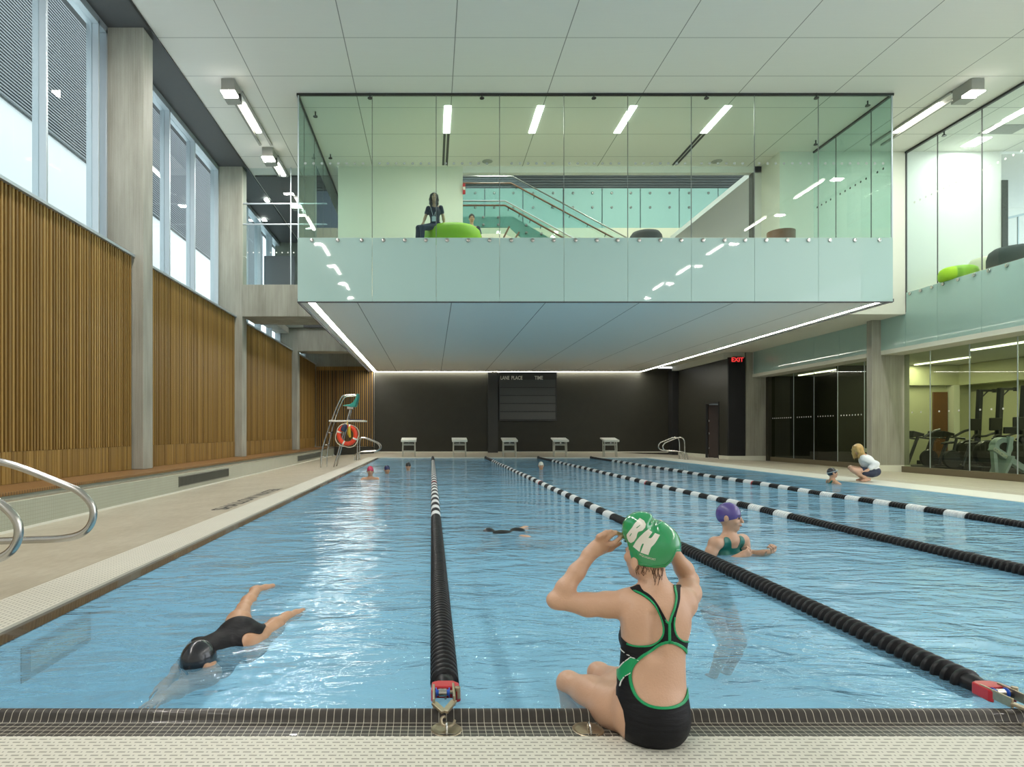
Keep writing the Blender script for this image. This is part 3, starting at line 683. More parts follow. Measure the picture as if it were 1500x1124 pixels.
lin('linear_ceiling_light', 18.9, 15.0, 19.0, 3.70, .12, 'long strip light deeper in the gym ceiling', 'gym strip lights', 62, (1, .97, .72))
lin('linear_ceiling_light', 18.2, 20.8, 23.1, 3.70, .12, 'strip light at the far end of the gym ceiling', 'gym strip lights', 52, (1, .97, .72))
lin('linear_ceiling_light', 16.4, 24.0, 27.4, 3.70, .10, 'strip light in the dark room behind the far glass', 'gym strip lights', 2, (1, .98, .7))
# strip of light at foot of the frosted bands
# ---------------------------------------------------------------- right upper lounge
struct(MB().box(XG+.05, 24, 8, 19.14, 5.2, 5.5).build('floor_lounge', M['creamfab']))
sbox('wall_lounge', M['white'], XG, 17.75, 19.14, 19.3, 5.2, CEIL)
sbox('trim_24', mat('perforated dark edge', (.05, .05, .045), .5), 17.75, 17.93, 19.1, 19.35, 5.2, CEIL-.9)
b = MB(); z = 5.2
while z < 8.4: b.box(17.9, 26, 23.9, 24.0, z, z+.17); z += .19
struct(b.build('wall_lounge', M['bluegrey']))
sbox('wall_lounge', M['white'], 17.9, 26, 23.95, 24.1, 8.4, CEIL)
b = MB()
for dz in (0, -1.35, -2.6): b.beam((18.5, 21, 8.2+dz), (23.5, 21, 9.4+dz), .05, .07)
b.beam((20.05, 21, 8.6), (20.05, 21, 7.4), .04, .04)
tag(b.build('stair_rail', M['alu']), 'white stair rails seen past the dark edge at the far right', 'rail')
sbox('ceiling', M['white'], 10.9, 26, 19.3, 28, CEIL, CEIL+.2)
# ================================================================ lamps on the hall ceiling
pos_l = ['first behind the camera', 'second behind the camera', 'above the camera', 'over the near water']
def where(y, side):
    s = 'left' if side < 0 else 'right'
    n = {0: 'nearest in view', 1: 'second in view', 2: 'third in view, beside the gallery glass'}
    return s, n
FL = [-6.5, -2.85, .8, 4.45, 8.1, 11.45, 15.45, 19.1, 23.0]
def flood(x, y, lb, vis):
    t = thing('floodlight', (x, y, CEIL), lb, 'light', 'square ceiling floodlights')
    b = MB(); b.box(x-.17, x+.17, y-.28, y+.28, CEIL-.30, CEIL-.0); b.build('housing', M['tin'], t, bevel=.02)
    MB().box(x-.19, x+.19, y-.02, y+.30, CEIL-.36, CEIL-.28).build('trim_ring', M['tin'], t, bevel=.01)
    MB().box(x-.175, x+.175, y-.29, y+.29, CEIL-.325, CEIL-.301).build('lens', M['glow'], t)
    MB().box(x+.17, x+.21, y+.05, y+.15, CEIL-.34, CEIL-.2).build('bracket', M['blackmetal'], t)
    area('lamp', (0, 0, -.34), .34, .56, FLOOD_W, (1, .955, .91), parent=t)
for side, X in ((-1, -5.03), (1, 13.5)):
    s = 'left' if side < 0 else 'right'
    for i, y in enumerate(FL):
        if side > 0 and y > 19.05: continue
        lb = 'square white ceiling floodlight in the %s row, %s' % (s, {6: 'nearest one in view', 7: 'second one in view', 8: 'farthest, beside the gallery glass', 5: 'just out of frame above', 4: 'over the middle of the near pool', 3: 'over the near pool end', 2: 'above the camera', 1: 'behind the camera', 0: 'last one behind the camera'}[i])
        if y == 19.1 and side > 0: y = 18.75
        flood(X, y, lb, i >= 6)
        if i < 8 and i != 5 and not (side > 0 and i > 6):
            t = thing('linear_ceiling_light', (X, y+1.6, CEIL), 'slim linear ceiling light in the %s row, %s' % (s, {6: 'between the two visible floodlights', 7: 'far, seen through the gallery glass', 5: 'just out of frame above', 4: 'over the middle of the near pool', 3: 'over the near pool end', 2: 'above the camera', 1: 'behind the camera', 0: 'last one behind the camera'}[i]), 'light', 'linear ceiling lights of the hall')
            MB().box(X-.20, X-.13, y+.3, y+3.2, CEIL-.05, CEIL-.0).build('track_edge', M['tin'], t); MB().box(X+.13, X+.20, y+.3, y+3.2, CEIL-.05, CEIL-.0).build('track_edge', M['tin'], t)
            MB().box(X-.065, X+.065, y+.85, y+2.45, CEIL-.03, CEIL-.001).build('diffuser', M['glow'], t)
            area('lamp', (0, 0, -.06), .12, 1.6, LINEAR_W, (1, .95, .89), parent=t)
# gallery ceiling lamps
nm4 = ['leftmost, above the seated woman', 'second from the left', 'third from the left', 'rightmost, with a dark air slot behind']
for i, X in enumerate((.44, 2.93, 5.42, 7.95)):
    t = thing('linear_ceiling_light', (X, 17.2, CEIL), 'bright slim light in the gallery ceiling, ' + nm4[i], 'light', 'gallery ceiling lights')
    MB().box(X-.09, X+.09, 16.45, 17.95, CEIL-.012, CEIL-.001).build('diffuser', M['glow'], t); area('lamp', (0, 0, -.03), .18, 1.5, 60, (1, .95, .85), parent=t)
for X, l in ((.44, 'left'), (7.95, 'right')):
    b = MB(); b.box(X-.09, X-.02, 18.0, 20.1, CEIL-.01, CEIL-.001); b.box(X+.02, X+.09, 18.0, 20.1, CEIL-.01, CEIL-.001)
    tag(b.build('air_slot', M['blackmetal']), 'twin dark air slot in the gallery ceiling behind the %s light' % l, 'vent', 'gallery air slots')
for i, (px, py) in enumerate(((542, 144), (706, 144), (870, 144), (1035, 144), (1196, 144), (462, 171), (484, 232), (1271, 155), (1195, 212), (1383, 199))):
    Y = (CEIL-CZ)*FPX/(CY-py)*.985; q = P(px, py, Y)
    b = MB(); b.tube([(q.x, Y, CEIL), (q.x, Y, CEIL-.10)], .018, 8); b.lathe([(.06, CEIL-.14), (.065, CEIL-.13), (.02, CEIL-.10)], 12, Matrix.Translation((q.x, Y, 0))); b.box(q.x-.05, q.x+.05, Y-.01, Y+.01, CEIL-.12, CEIL-.10)
    o = b.build('sprinkler', M['blackmetal'])
    tag(o, 'small black ceiling sprinkler ' + ['at the gallery front, above the left end pane', 'at the gallery front, above the seated woman', 'at the gallery front, middle', 'at the gallery front, right of middle', 'at the gallery front, right end', 'near the gallery left glass side, front', 'near the gallery left glass side, back', 'near the gallery right glass side, front', 'near the gallery right glass side, back', 'in the right lounge ceiling'][i], 'sprinkler', 'ceiling sprinklers')
for px, l in ((714, 'left'), (1050, 'right')):
    Y = 8.76*FPX/(634-236.5); q = P(px, 236.5, Y); o = MB().lathe([(.14, CEIL-.012), (.17, CEIL-.002), (.17, CEIL)], 24, Matrix.Translation((q.x, Y, 0))).build('ceiling_speaker', mat('grey speaker mesh', (.35, .36, .34), .6))
    tag(o, 'round grey ceiling speaker in the gallery, %s one' % l, 'speaker', 'gallery ceiling speakers')
# right lounge ceiling: lamp, vent
t = thing('linear_ceiling_light', (16.05, 15.4, CEIL), 'long slim light in the right lounge ceiling', 'light'); MB().box(15.98, 16.12, 13.5, 17.2, CEIL-.012, CEIL-.001).build('diffuser', M['glow'], t); area('lamp', (0, 0, -.03),   .14, 3.4, 80, (1, .97, .92), parent=t)
t = thing('square_ceiling_light', (16.4, 18.5, CEIL), 'small square light in the right lounge ceiling by the white wall', 'light'); MB().box(16.2, 16.6, 18.2, 18.8, CEIL-.012, CEIL-.001).build('diffuser', M['glow'], t); area('lamp', (0, 0, -.03), .4, .6, 45, (1, .97, .92), parent=t)
tag(MB().box(16.0, 17.0, 17.45, 18.0, CEIL-.01, CEIL-.001).build('ceiling_vent', mat('grey vent', (.3, .3, .29), .6)), 'grey rectangular vent in the right lounge ceiling', 'vent')
for (px, py, l) in ((391, 293.5, 'near'), (387, 322.5, 'middle')):
    Y = 8.7*FPX/(634-py); q = P(px, py, Y)
    t = thing('downlight', (q.x, Y, CEIL-.06), 'tiny white downlight in the dark lounge ceiling, %s one' % l, 'light', 'lounge downlights'); MB().box(q.x-.08, q.x+.08, Y-.12, Y+.12, CEIL-.075, CEIL-.06).build('lens', M['glow'], t)

# vents in the bench face
for y0, y1, l in ((13.0, 16.2, 'nearest'), (24.6, 30.0, 'far')):
    t = thing('vent_grille', (-5.35, y0, .0), 'long grey vent grille low in the tiled bench, %s one' % l, 'vent', 'bench vent grilles')
    X = -5.35; z0, z1 = -.005, .215
    b = MB(); b.box(X-.0, X+.012, y0, y1, z0, z0+.02); b.box(X, X+.012, y0, y1, z1-.02, z1); b.box(X, X+.012, y0, y0+.02, z0, z1); b.box(X, X+.012, y1-.02, y1, z0, z1); b.build('frame', M['grille'], t)
    MB().box(X+.0005, X+.003, y0, y1, z0, z1).build('back_plate', mat('vent dark', (.07, .07, .06), .6), t)
    b = MB(); y = y0+.03
    while y < y1-.03: b.box(X+.003, X+.010, y, y+.012, z0+.02, z1-.02); y += .045
    b.build('bars', M['grille'], t)
# words on the deck
q0 = Vector((-3.02, 9.2, DZ-.0))
m4 = Matrix.Translation((-3.0, 9.0, -.000)) @ Matrix.Rotation(math.pi/2, 4, 'Z')
vs, fs = text_mesh('SHALLOW WATER', .36, extrude=.0, off=.008)
vs = [m4 @ v for v in vs]; ymax = max(v.y for v in vs); k = 3.4/(ymax-9.0)
vs = [Vector((v.x, 9.0+(v.y-9.0)*k, -.12+(v.x+5.35)*(.15/2.47)+.0025)) for v in vs]
b = MB(); b.add(vs, fs); tag(b.build('deck_lettering', mat('worn black lettering', (.045, .042, .036), .6)), 'worn black lettering on the left pool deck beside the grating', 'lettering')

# ================================================================ lane ropes
RX = [.06, 2.44, 4.81, 7.18]; RZ = .012; RR = .066; PIT = .0567
def seg_mesh(material, name, ndisc=6, rr=RR):
    b = MB(); prof = []
    for i in range(ndisc):
        o = i*PIT
        prof += [(.030, o+.002), (.030, o+.008), (rr*.95, o+.010), (rr, o+.013), (rr, o+.032), (rr*.95, o+.035), (.030, o+.037), (.030, o+PIT-.002)]
    b.lathe(prof, 20, Matrix.Rotation(-math.pi/2, 4, 'X'))
    o = b.build(name, material, smooth=True); me = o.data; COL.objects.unlink(o); bpy.data.objects.remove(o)
    return me
ME = {'b': seg_mesh(M['rope_black'], 'black_float_segment'), 'w': seg_mesh(M['rope_white'], 'white_float_segment'), 'r': seg_mesh(M['rope_red'], 'red_float', 1)}
def anchor(x, parent_label, grp):
    c = thing('rope_anchor_cup', (x, 2.44, -.0365), parent_label, 'anchor cup', grp)
    MB().lathe([(.0, -.0), (.045, .000), (.056, .0035), (.060, .004), (.0625, .0015)], 32, Matrix.Translation((x, 2.452, -.0365))).build('cup', M['brass'], c, smooth=True)
    b = MB(); b.tube([(x-.0, 2.405, -.034), (x, 2.412, -.004), (x, 2.43, .0), (x, 2.447, -.004), (x, 2.452, -.034)], .005, 8, smooth=2); b.build('cup_bar', M['steel'], c, smooth=True)
    return c
lab_r = ['first black and white lane rope, straight ahead of the camera', 'second lane rope, running behind the seated girl to the lower right corner', 'third lane rope, behind the swimmer standing in a green suit', 'fourth lane rope, farthest right, nearest the crouching blond woman']
SEGL = 6*PIT
for i, X in enumerate(RX):
    t = thing('lane_rope', (X, 15, RZ), lab_r[i], 'lane rope', 'lane ropes across the pool')
    y = 2.785; k = 0; red = False; n = 0
    while y < 27.35:
        if y < 7.55 or y > 24.3: c = 'b'
        else: c = 'w' if int(round((y-7.6)/SEGL)) % 2 == 0 else 'b'
        if not red and y > 13.2 and c == 'w':
            o = bpy.data.objects.new('red_float', ME['r']); COL.objects.link(o); o.parent = t; o.location = (0, y-15, 0); y += PIT; red = True; continue
        o = bpy.data.objects.new('float_segment', ME[c]); COL.objects.link(o); o.parent = t
        ang = math.atan2(0, 1); o.location = (0, y-15, .006*math.sin(y*1.3+i)); y += SEGL
    MB().tube([(X, 2.62, RZ+.005), (X, 2.785, RZ), (X, 15, RZ), (X, 27.58, RZ+.03)], .006, 6).build('cable', M['steel'], t)
    MB().tube([(X, 27.4, RZ), (X, 27.66, RZ+.04)], .05, 10).build('end_float', M['rope_black'], t, smooth=True)
    # dome, red tensioner, spool and hook
    MB().lathe([(.048, 2.79), (.047, 2.755), (.040, 2.73), (.024, 2.71), (.004, 2.703)], 20, Matrix.Translation((X, 0, RZ)) @ Matrix.Rotation(-math.pi/2, 4, 'X')).build('end_dome', M['rope_black'], t, smooth=True)
    b = MB(); zc = RZ+.022
    b.prism([(X-.058, 2.71), (X-.030, 2.725), (X+.034, 2.725), (X+.060, 2.7), (X+.066, 2.625), (X+.045, 2.61), (X+.038, 2.655), (X-.040, 2.655), (X-.052, 2.605), (X-.062, 2.625)], zc-.034, zc+.018, 'z')
    b.build('tensioner', M['rope_red'], t, bevel=.006)
    MB().lathe([(.020, -.030), (.020, -.026), (.012, -.024), (.012, .024), (.020, .026), (.020, .030)], 16, Matrix.Translation((X-.012, 2.625, zc+.005)) @ Matrix.Rotation(math.pi/2, 4, 'Y')).build('spool', M['blueplastic'], t, smooth=True)
    MB().lathe([(.0155, -.017), (.0155, .017)], 16, Matrix.Translation((X-.012, 2.625, zc+.005)) @ Matrix.Rotation(math.pi/2, 4, 'Y')).build('cable_winding', M['steel'], t, smooth=True)
    b = MB(); b.box(X-.055, X-.045, 2.525, 2.675, zc-.018, zc+.022); b.box(X+.030, X+.040, 2.545, 2.685, zc-.018, zc+.024); b.tube([(X-.058, 2.625, zc+.005), (X+.055, 2.625, zc+.008)], .008, 10)
    b.beam((X-.05, 2.535, zc), (X-.01, 2.48, zc-.012), .026, .012); b.beam((X+.035, 2.555, zc), (X-.005, 2.48, zc-.012), .026, .012); b.tube([(X+.052, 2.625, zc+.03), (X+.052, 2.625, zc-.02)], .013, 8)
    b.build('ratchet', M['brass'], t, bevel=.003)
    b = MB(); b.tube([(X-.006, 2.487, -.002), (X-.010, 2.478, .006), (X-.022, 2.466, .002), (X-.020, 2.452, -.012), (X-.004, 2.440, -.016), (X+.012, 2.438, -.016), (X+.028, 2.452, -.014), (X+.034, 2.470, -.008)], .0058, 8, smooth=2); b.build('hook', M['brass'], t, smooth=True)
    anchor(X, ['bronze anchor cup in the near gutter holding the first lane rope', 'bronze anchor cup at the lower right corner holding the second rope', 'anchor cup of the third lane rope outside the frame', 'anchor cup of the fourth lane rope outside the frame'][i], 'rope anchor cups')
anchor(.625, 'empty bronze anchor cup in the gutter beside the seated girl', 'rope anchor cups')

# ================================================================ starting blocks
def starting_block():
    t = thing('starting_block', (0, 0, DZ), '', 'starting block', 'starting blocks along the far pool end')
    b = MB(); b.prism([(-.30, .72), (.42, .86), (.42, .92), (-.30, .815)], -.35, .35, 'x'); o = b.build('platform', M['cwhite'], t, bevel=.02)
    for sx in (-1, 1):
        for sy in (-1, 1): MB().tube([(sx*.29, .0+sy*.10-.02, DZ), (sx*.27, sy*.16+.05, .76 if sy < 0 else .80)], .028, 8).build('post', M['postgrey'], t, smooth=True)
    for z in (.30, .60): MB().box(-.27, .27, -.10, -.04, z-.03, z+.03).build('crossbar', M['postgrey'], t, bevel=.008)
    MB().box(-.24, .24, .1, .35, .56, .60).build('rear_step', M['cwhite'], t, bevel=.01)
    MB().lathe([(.02, 0), (.035, .01), (.035, .03)], 10, Matrix.Translation((0, -.10, .67)) @ Matrix.Rotation(math.pi/2, 4, 'X')).build('backstroke_knob', M['steel'], t)
    MB().tube([(-.2, -.13, .70), (-.2, -.17, .66), (.2, -.17, .66), (.2, -.13, .70)], .012, 8).build('grab_bar', M['steel'], t)
    return t
sb0 = starting_block()
order = ['leftmost', 'second from the left', 'middle one, below the scoreboard', 'fourth from the left', 'rightmost']
for i, px in enumerate((599, 673, 746, 820, 893)):
    o = sb0 if i == 0 else copy_tree(sb0)
    o['label'] = 'white starting block on posts, ' + order[i]; X = (px-CX)/FPX*28.3; o.location = (X, 28.25, DZ)
for o in bpy.data.objects:      # children of blocks were built at the root's own height
    pass

# ================================================================ pool grab rails
def grab_rail(x, y, sx, lb, ztop=.93, zf=.0):
    t = thing('grab_rail', (x, y, zf), lb, 'rail', 'bent steel grab rails')
    pts = [(x, y, zf), (x, y, .62), (x+sx*.0, y, .84), (x+sx*.08, y, ztop), (x+sx*.22, y, ztop-.005), (x+sx*.62, y, .78), (x+sx*.80, y, .71), (x+sx*.93, y, .58), (x+sx*.92, y, .43), (x+sx*.80, y, .365), (x+sx*.30, y, .355), (x+sx*.12, y, .35), (x-sx*.03+sx*.02, y, .27), (x-sx*.06, y, .12), (x-sx*.06, y, zf)]
    MB().tube(pts, .025, 14, smooth=3).build('bent_tube', M['steel'], t, smooth=True)
    for xx in (x, x-sx*.06): MB().lathe([(.05, 0), (.05, .012), (.03, .02)], 16, Matrix.Translation((xx, y, zf))).build('floor_flange', M['steel'], t)
    return t
def grab_rail2(x, y, sx, lb, grp='bent steel grab rails'):
    t = thing('grab_rail', (x, y, 0), lb, 'rail', grp)
    z0 = -.12+(x+5.35)*.0607 if x < 0 else DZ
    z0 = DZ if -2.9 < x < 10.5 else z0
    tip = x+sx*.92
    up = [(x, y, z0), (x, y, .72), (x+sx*.04, y, .90), (x+sx*.16, y, .955), (x+sx*.34, y, .92), (x+sx*.70, y, .775), (tip-sx*.10, y, .725), (tip, y, .61), (tip-sx*.03, y, .46), (tip-sx*.17, y, .385), (x+sx*.34, y, .375), (x+sx*.06, y, .36), (x-sx*.09, y, .24), (x-sx*.11, y, .14), (x-sx*.11, y, z0)]
    MB().tube(up, .026, 14, smooth=3).build('bent_tube', M['steel'], t, smooth=True)
    for xx in (x, x-sx*.11): MB().lathe([(.05, 0), (.05, .012), (.03, .02)], 16, Matrix.Translation((xx, y, z0))).build('floor_flange', M['steel'], t, smooth=True)
grab_rail2(-3.34, 3.62, 1, 'bent steel grab rail at the left edge of the photo, the nearer loop', )
grab_rail2(-3.34, 4.42, 1, 'bent steel grab rail at the left, the farther and larger loop in view')
grab_rail2(-3.02, 25.0, 1, 'far left bent steel grab rail beside the lifeguard chair, nearer one')
grab_rail2(-3.02, 25.75, 1, 'far left bent steel grab rail beside the lifeguard chair, farther one')
grab_rail2(10.55, 25.6, -1, 'far right bent steel grab rail before the black wall, nearer one')
grab_rail2(10.7, 26.5, -1, 'far right bent steel grab rail before the black wall, farther one')

# ================================================================ lifeguard chair
LY = 20.3
def lp(px, py, dy=0): return P(px, py, LY+dy)
zf = -.12+(-3.5+5.35)*.0607
t = thing('lifeguard_chair', (-3.4, LY, zf), 'tall steel lifeguard chair with teal seat at the far left of the pool', 'chair')
def foot(p): return (p.x, p.y, zf)
for dy in (0, .55):
    o = (dy*6)
    a = lp(470 if dy == 0 else 474.5, 684, 0); 
    pts = [Vector((a.x, LY+dy, zf)), Vector((a.x, LY+dy, .55))]+[Vector((lp(x, y).x, LY+dy, lp(x, y).z)) for x, y in ((487, 611), (499, 583), (503, 579.5), (510, 579), (521, 578.5))]
    MB().tube(pts, .024, 10, smooth=2).build('ladder_rail', M['steel'], t, smooth=True)
    r0, r1 = lp(489, 684), lp(512, 600)
    MB().tube([Vector((r0.x, LY+dy, zf)), Vector((r1.x, LY+dy*.6+.1, r1.z))], .026, 10).build('rear_leg', M['steel'], t, smooth=True)
for py, px in ((670, 473), (652, 477.5), (634, 482.5)):
    q = lp(px, py); MB().box(q.x-.04, q.x+.04, LY-.02, LY+.57, q.z-.02, q.z+.02).build('rung', M['steel'], t, bevel=.006)
q = lp(482, 617); r = lp(535, 617)
MB().box(q.x, r.x, LY-.08, LY+.65, q.z-.02, q.z+.025).build('foot_platform', M['cwhite'], t, bevel=.01)
MB().box(lp(512, 617).x, lp(528, 617).x, LY, LY+.5, q.z+.03, q.z+.06).build('folded_towel', M['navy'], t, bevel=.01)
# moulded seat: profile swept across
seatp = [(500.5, 594.3), (506, 593), (512, 592.2), (517, 589), (520.5, 583.5), (522, 577.5), (524.5, 576.3), (524, 583), (522, 590), (520, 595.8), (514, 596.5), (507, 594.8)]
MB().prism([(lp(x, y).x, lp(x, y).z) for x, y in seatp], LY+.02, LY+.52, 'y').build('seat', M['teal'], t, bevel=.02, seg=3)
MB().box(lp(508, 597).x, lp(517, 597).x, LY+.08, LY+.46, lp(512, 599).z, lp(512, 595).z).build('seat_plate', M['steel'], t)
# life ring on the chair
c = lp(508.7, 637.5, -.12); R0 = .275
ring = thing('life_ring', c, 'orange life ring with white bands hanging on the lifeguard chair', 'life ring')
ring_pts = [c+Vector((R0*math.cos(a), .0, R0*math.sin(a)*1.04)) for a in (2*math.pi*k/36 for k in range(36))]
MB().tube(ring_pts, .072, 14, closed=True).build('ring', M['orange'], ring, smooth=True)
for a in (75, 160, 245, 335):
    a = math.radians(a); seg = [c+Vector((R0*math.cos(a+d), 0, R0*math.sin(a+d)*1.04)) for d in (-.09, 0, .09)]
    MB().tube(seg, .077, 14).build('white_band', M['cwhite'], ring, smooth=True)
rp = []
for k in range(48):
    a = 2*math.pi*k/48; rr = .355+.05*abs(math.sin(2*a+.5)); rp.append(c+Vector((rr*math.cos(a), -.02, rr*math.sin(a)-.02)))
MB().tube(rp, .012, 6, closed=True, smooth=1).build('grab_rope', M['capw'], ring, smooth=True)
bag = MB(); bag.tube([lp(509, 617, -.10), lp(509, 619, -.24), lp(508.5, 623, -.24)], .015, 6)
tag(bag.build('strap', M['yellow']), 'yellow strap hanging from the lifeguard chair platform over the life ring', 'strap')
b = MB(); b.tube([lp(507, 622, -.36), lp(504, 627, -.36), lp(502, 632, -.36)], [.04, .10, .08], 10, smooth=1); tag(b.build('blue_bag', M['navy'], smooth=True), 'small dark blue bag hanging in the life ring', 'bag')
b = MB(); b.tube([lp(512, 625, -.22), lp(511, 634, -.24), lp(513, 641, -.22)], [.03, .06, .03], 8, smooth=1); tag(b.build('whistle_cord', M['yellow'], smooth=True), 'bunched yellow cord hanging in the centre of the life ring', 'cord')

# ================================================================ scoreboard
SY = YW-.02; t = thing('scoreboard', (5.35, SY, 3.1), 'black wall scoreboard headed LANE PLACE TIME on the far wall', 'scoreboard')
x0, x1 = ax(730.5, SY), ax(814.5, SY); zt, zb = az(545.5, SY), az(617, SY)
MB().box(x0, x1, SY-.20, SY, zb, zt).build('case', M['blackmetal'], t, bevel=.01)
MB().box(x0+.05, x1-.05, SY-.215, SY-.20, az(556.5, SY), az(546, SY)).build('header_panel', mat('header black', (.016, .016, .012), .35), t)
for k in range(5):
    a, c2 = 557+11.8*k, 557+11.8*(k+1)-1.7
    MB().box(x0+.06, x1-.08, SY-.225, SY-.20, az(c2, SY), az(a, SY)).build('result_row', mat('row panel', (.040+.005*k, .046+.004*k, .044+.003*k), .3), t, bevel=.004)
sy = SY-.222
for txt, px in (('LANE', 733), ('PLACE', 749), ('TIME', 783)):
    vs, fs = text_mesh(txt, .30, off=.006); wmax = max(v.x for v in vs); want = {'LANE': 13.2, 'PLACE': 16.3, 'TIME': 12.2}[txt]/FPX*sy
    m4 = Matrix.Translation((ax(px, sy), sy, az(556.2, sy))) @ Matrix.Rotation(math.pi/2, 4, 'X') @ Matrix.Diagonal((want/wmax, .95, 1, 1))
    b = MB(); b.add([m4 @ v for v in vs], fs); b.build('lettering', mat('cream letters', (.8, .8, .7), .5, emit=(.8, .8, .7), estr=.25) if False else M['cwhite'], t)

# ================================================================ furniture in the gallery
def pouf(name, c, rx, ry, h, m, lb, zb):
    pr = [(.80, 0), (.93, .06), (1, .22), (1.0, .55), (.93, .80), (.78, .93), (.5, .985), (0.01, 1.0)]
    b = MB(); b.lathe([(r, z*h) for r, z in pr], 48, Matrix.Translation((c[0], c[1], zb)) @ Matrix.Diagonal((rx, ry, 1, 1)))
    o = b.build(name, m, smooth='all', origin=(c[0], c[1], zb)); tag(o, lb, 'pouf'); return o
pouf('lounge_pouf', (ax(662, 16.75), 16.75), .82, .62, az(331.5, 16.75)-6.0, M['green'], 'big round lime green pouf carrying the seated woman in the gallery', 6.0)
pouf('lounge_pouf', (ax(946, 17.0), 17.0), .46, .42, az(338.5, 17.0)-6.0, M['darkfab'], 'dark grey pouf, only its top visible above the frosted gallery glass', 6.0)
b = MB(); q0, q1 = ax(1128, 17.2), ax(1166, 17.2); b.lathe([(.36, 0), (.36, .80)], 40, Matrix.Translation(((q0+q1)/2, 17.3, 6.0)))
o = b.build('side_table_drum', M['walnut'], smooth=True, bevel=.01); tag(o, 'walnut drum table standing at the right of the gallery', 'table')
pouf('lounge_pouf', (ax(1404, 17.6), 17.6), .47, .45, az(391, 17.6)-5.5, M['green'], 'lime green pouf in the right upper lounge', 5.5)
pouf('lounge_pouf', (ax(1446, 18.2), 18.2), .50, .45, az(377, 18.2)-5.5, M['creamfab'], 'cream pouf between the green and dark ones in the right lounge', 5.5)
pouf('lounge_pouf', (ax(1494, 16.6), 16.6), .75, .6, az(361, 16.6)-5.5, M['darkfab'], 'dark brown pouf in the right upper lounge at the frame edge', 5.5)

# ================================================================ gym machines
GZ = -.15
def climber(px, Y, lb, post_top):
    X = ax(px, Y); t = thing('stair_climber', (X, Y, GZ), lb, 'exercise machine', 'tall exercise machines behind the glass')
    g = M['gymmetal']
    MB().box(X-.75, X+.75, Y-.3, Y+.3, GZ, GZ+.22).build('base', g, t, bevel=.05)
    MB().beam((X-.05, Y, GZ+.2), (X+.08, Y, post_top), .16, .12, (1, 0, 0)).build('upright', g, t, bevel=.02)
    b = MB(); b.box(X+.0, X+.62, Y-.03, Y+.03, post_top-.07, post_top); b.beam((X+.1, Y, post_top-.3), (X+.35, Y, post_top-.05), .03, .03); b.build('pull_up_arm', g, t)
    MB().box(X+.52, X+.62, Y-.04, Y+.04, post_top-.1, post_top+.02).build('arm_grip', M['blackmetal'], t)
    MB().box(X-.45, X-.05, Y-.22, Y-.16, 1.22, 1.62).build('screen', M['blackmetal'], t, bevel=.02)
    b = MB(); b.tube([(X-.45, Y-.3, .95), (X-.25, Y-.2, 1.1), (X+.1, Y-.1, 1.0), (X+.4, Y-.2, 1.15), (X+.55, Y-.3, 1.15)], .035, 8, smooth=1); b.tube([(X-.05, Y, .9), (X-.2, Y-.2, 1.25)], .05, 8); b.build('handlebar', g, t, smooth=True)
    b = MB(); b.lathe([(.1, -.08), (.42, -.08), (.44, 0), (.42, .08), (.1, .08)], 28, Matrix.Translation((X-.42, Y-.1, .48)) @ Matrix.Rotation(math.pi/2, 4, 'X')); b.build('flywheel_cover', M['blackmetal'], t, smooth=True)
    b = MB(); b.tube([(X-.4, Y-.1, .5), (X+.2, Y-.15, .25), (X+.7, Y-.15, .2)], .045, 8); b.build('pedal_link', M['steel'], t, smooth=True)
    MB().box(X+.1, X+.5, Y-.3, Y-.12, .20, .26).build('pedal', M['blackmetal'], t, bevel=.02)
climber(1432, 20.9, 'tall machine with upright post behind the gym glass, left of the rower', az(571, 20.9))
climber(1462, 19.7, 'tall machine with upright post directly behind the rowing machine', az(568.5, 19.7))
climber(1497, 18.7, 'tall machine cut off by the right edge of the photo', az(565, 18.7))
def treadmill(px, Y, lb):
    X = ax(px, Y); t = thing('treadmill', (X, Y, GZ), lb, 'exercise machine', 'treadmills behind the glass'); g = M['gymmetal']
    MB().prism([(X-.9, GZ), (X+.9, GZ), (X+.9, GZ+.14), (X-.55, GZ+.2), (X-.9, GZ+.28)], Y-.4, Y+.4, 'y').build('deck', g, t, bevel=.02)
    MB().box(X-.5, X+.85, Y-.28, Y+.28, GZ+.17, GZ+.205).build('belt', M['blackmetal'], t)
    for s in (-.36, .36):
        MB().beam((X-.7, Y+s, GZ+.2), (X-.35, Y+s, 1.0), .09, .05, (0, 1, 0)).build('upright', g, t, bevel=.01)
        MB().tube([(X-.35, Y+s, 1.0), (X+.25, Y+s, .92)], .03, 8).build('handrail', g, t, smooth=True)
    MB().prism([(X-.55, .98), (X-.15, 1.04), (X-.1, 1.12), (X-.5, 1.22)], Y-.38, Y+.38, 'y').build('console', M['blackmetal'], t, bevel=.03)
    MB().tube([(X-.1, Y-.3, 1.0), (X+.25, Y-.3, 1.2), (X+.45, Y-.3, 1.25)], .045, 8, smooth=1).build('side_arm', g, t, smooth=True)
treadmill(1347, 21.0, 'treadmill behind the gym glass beside the big concrete column')
treadmill(1391, 22.5, 'treadmill behind the gym glass in front of the wooden door')
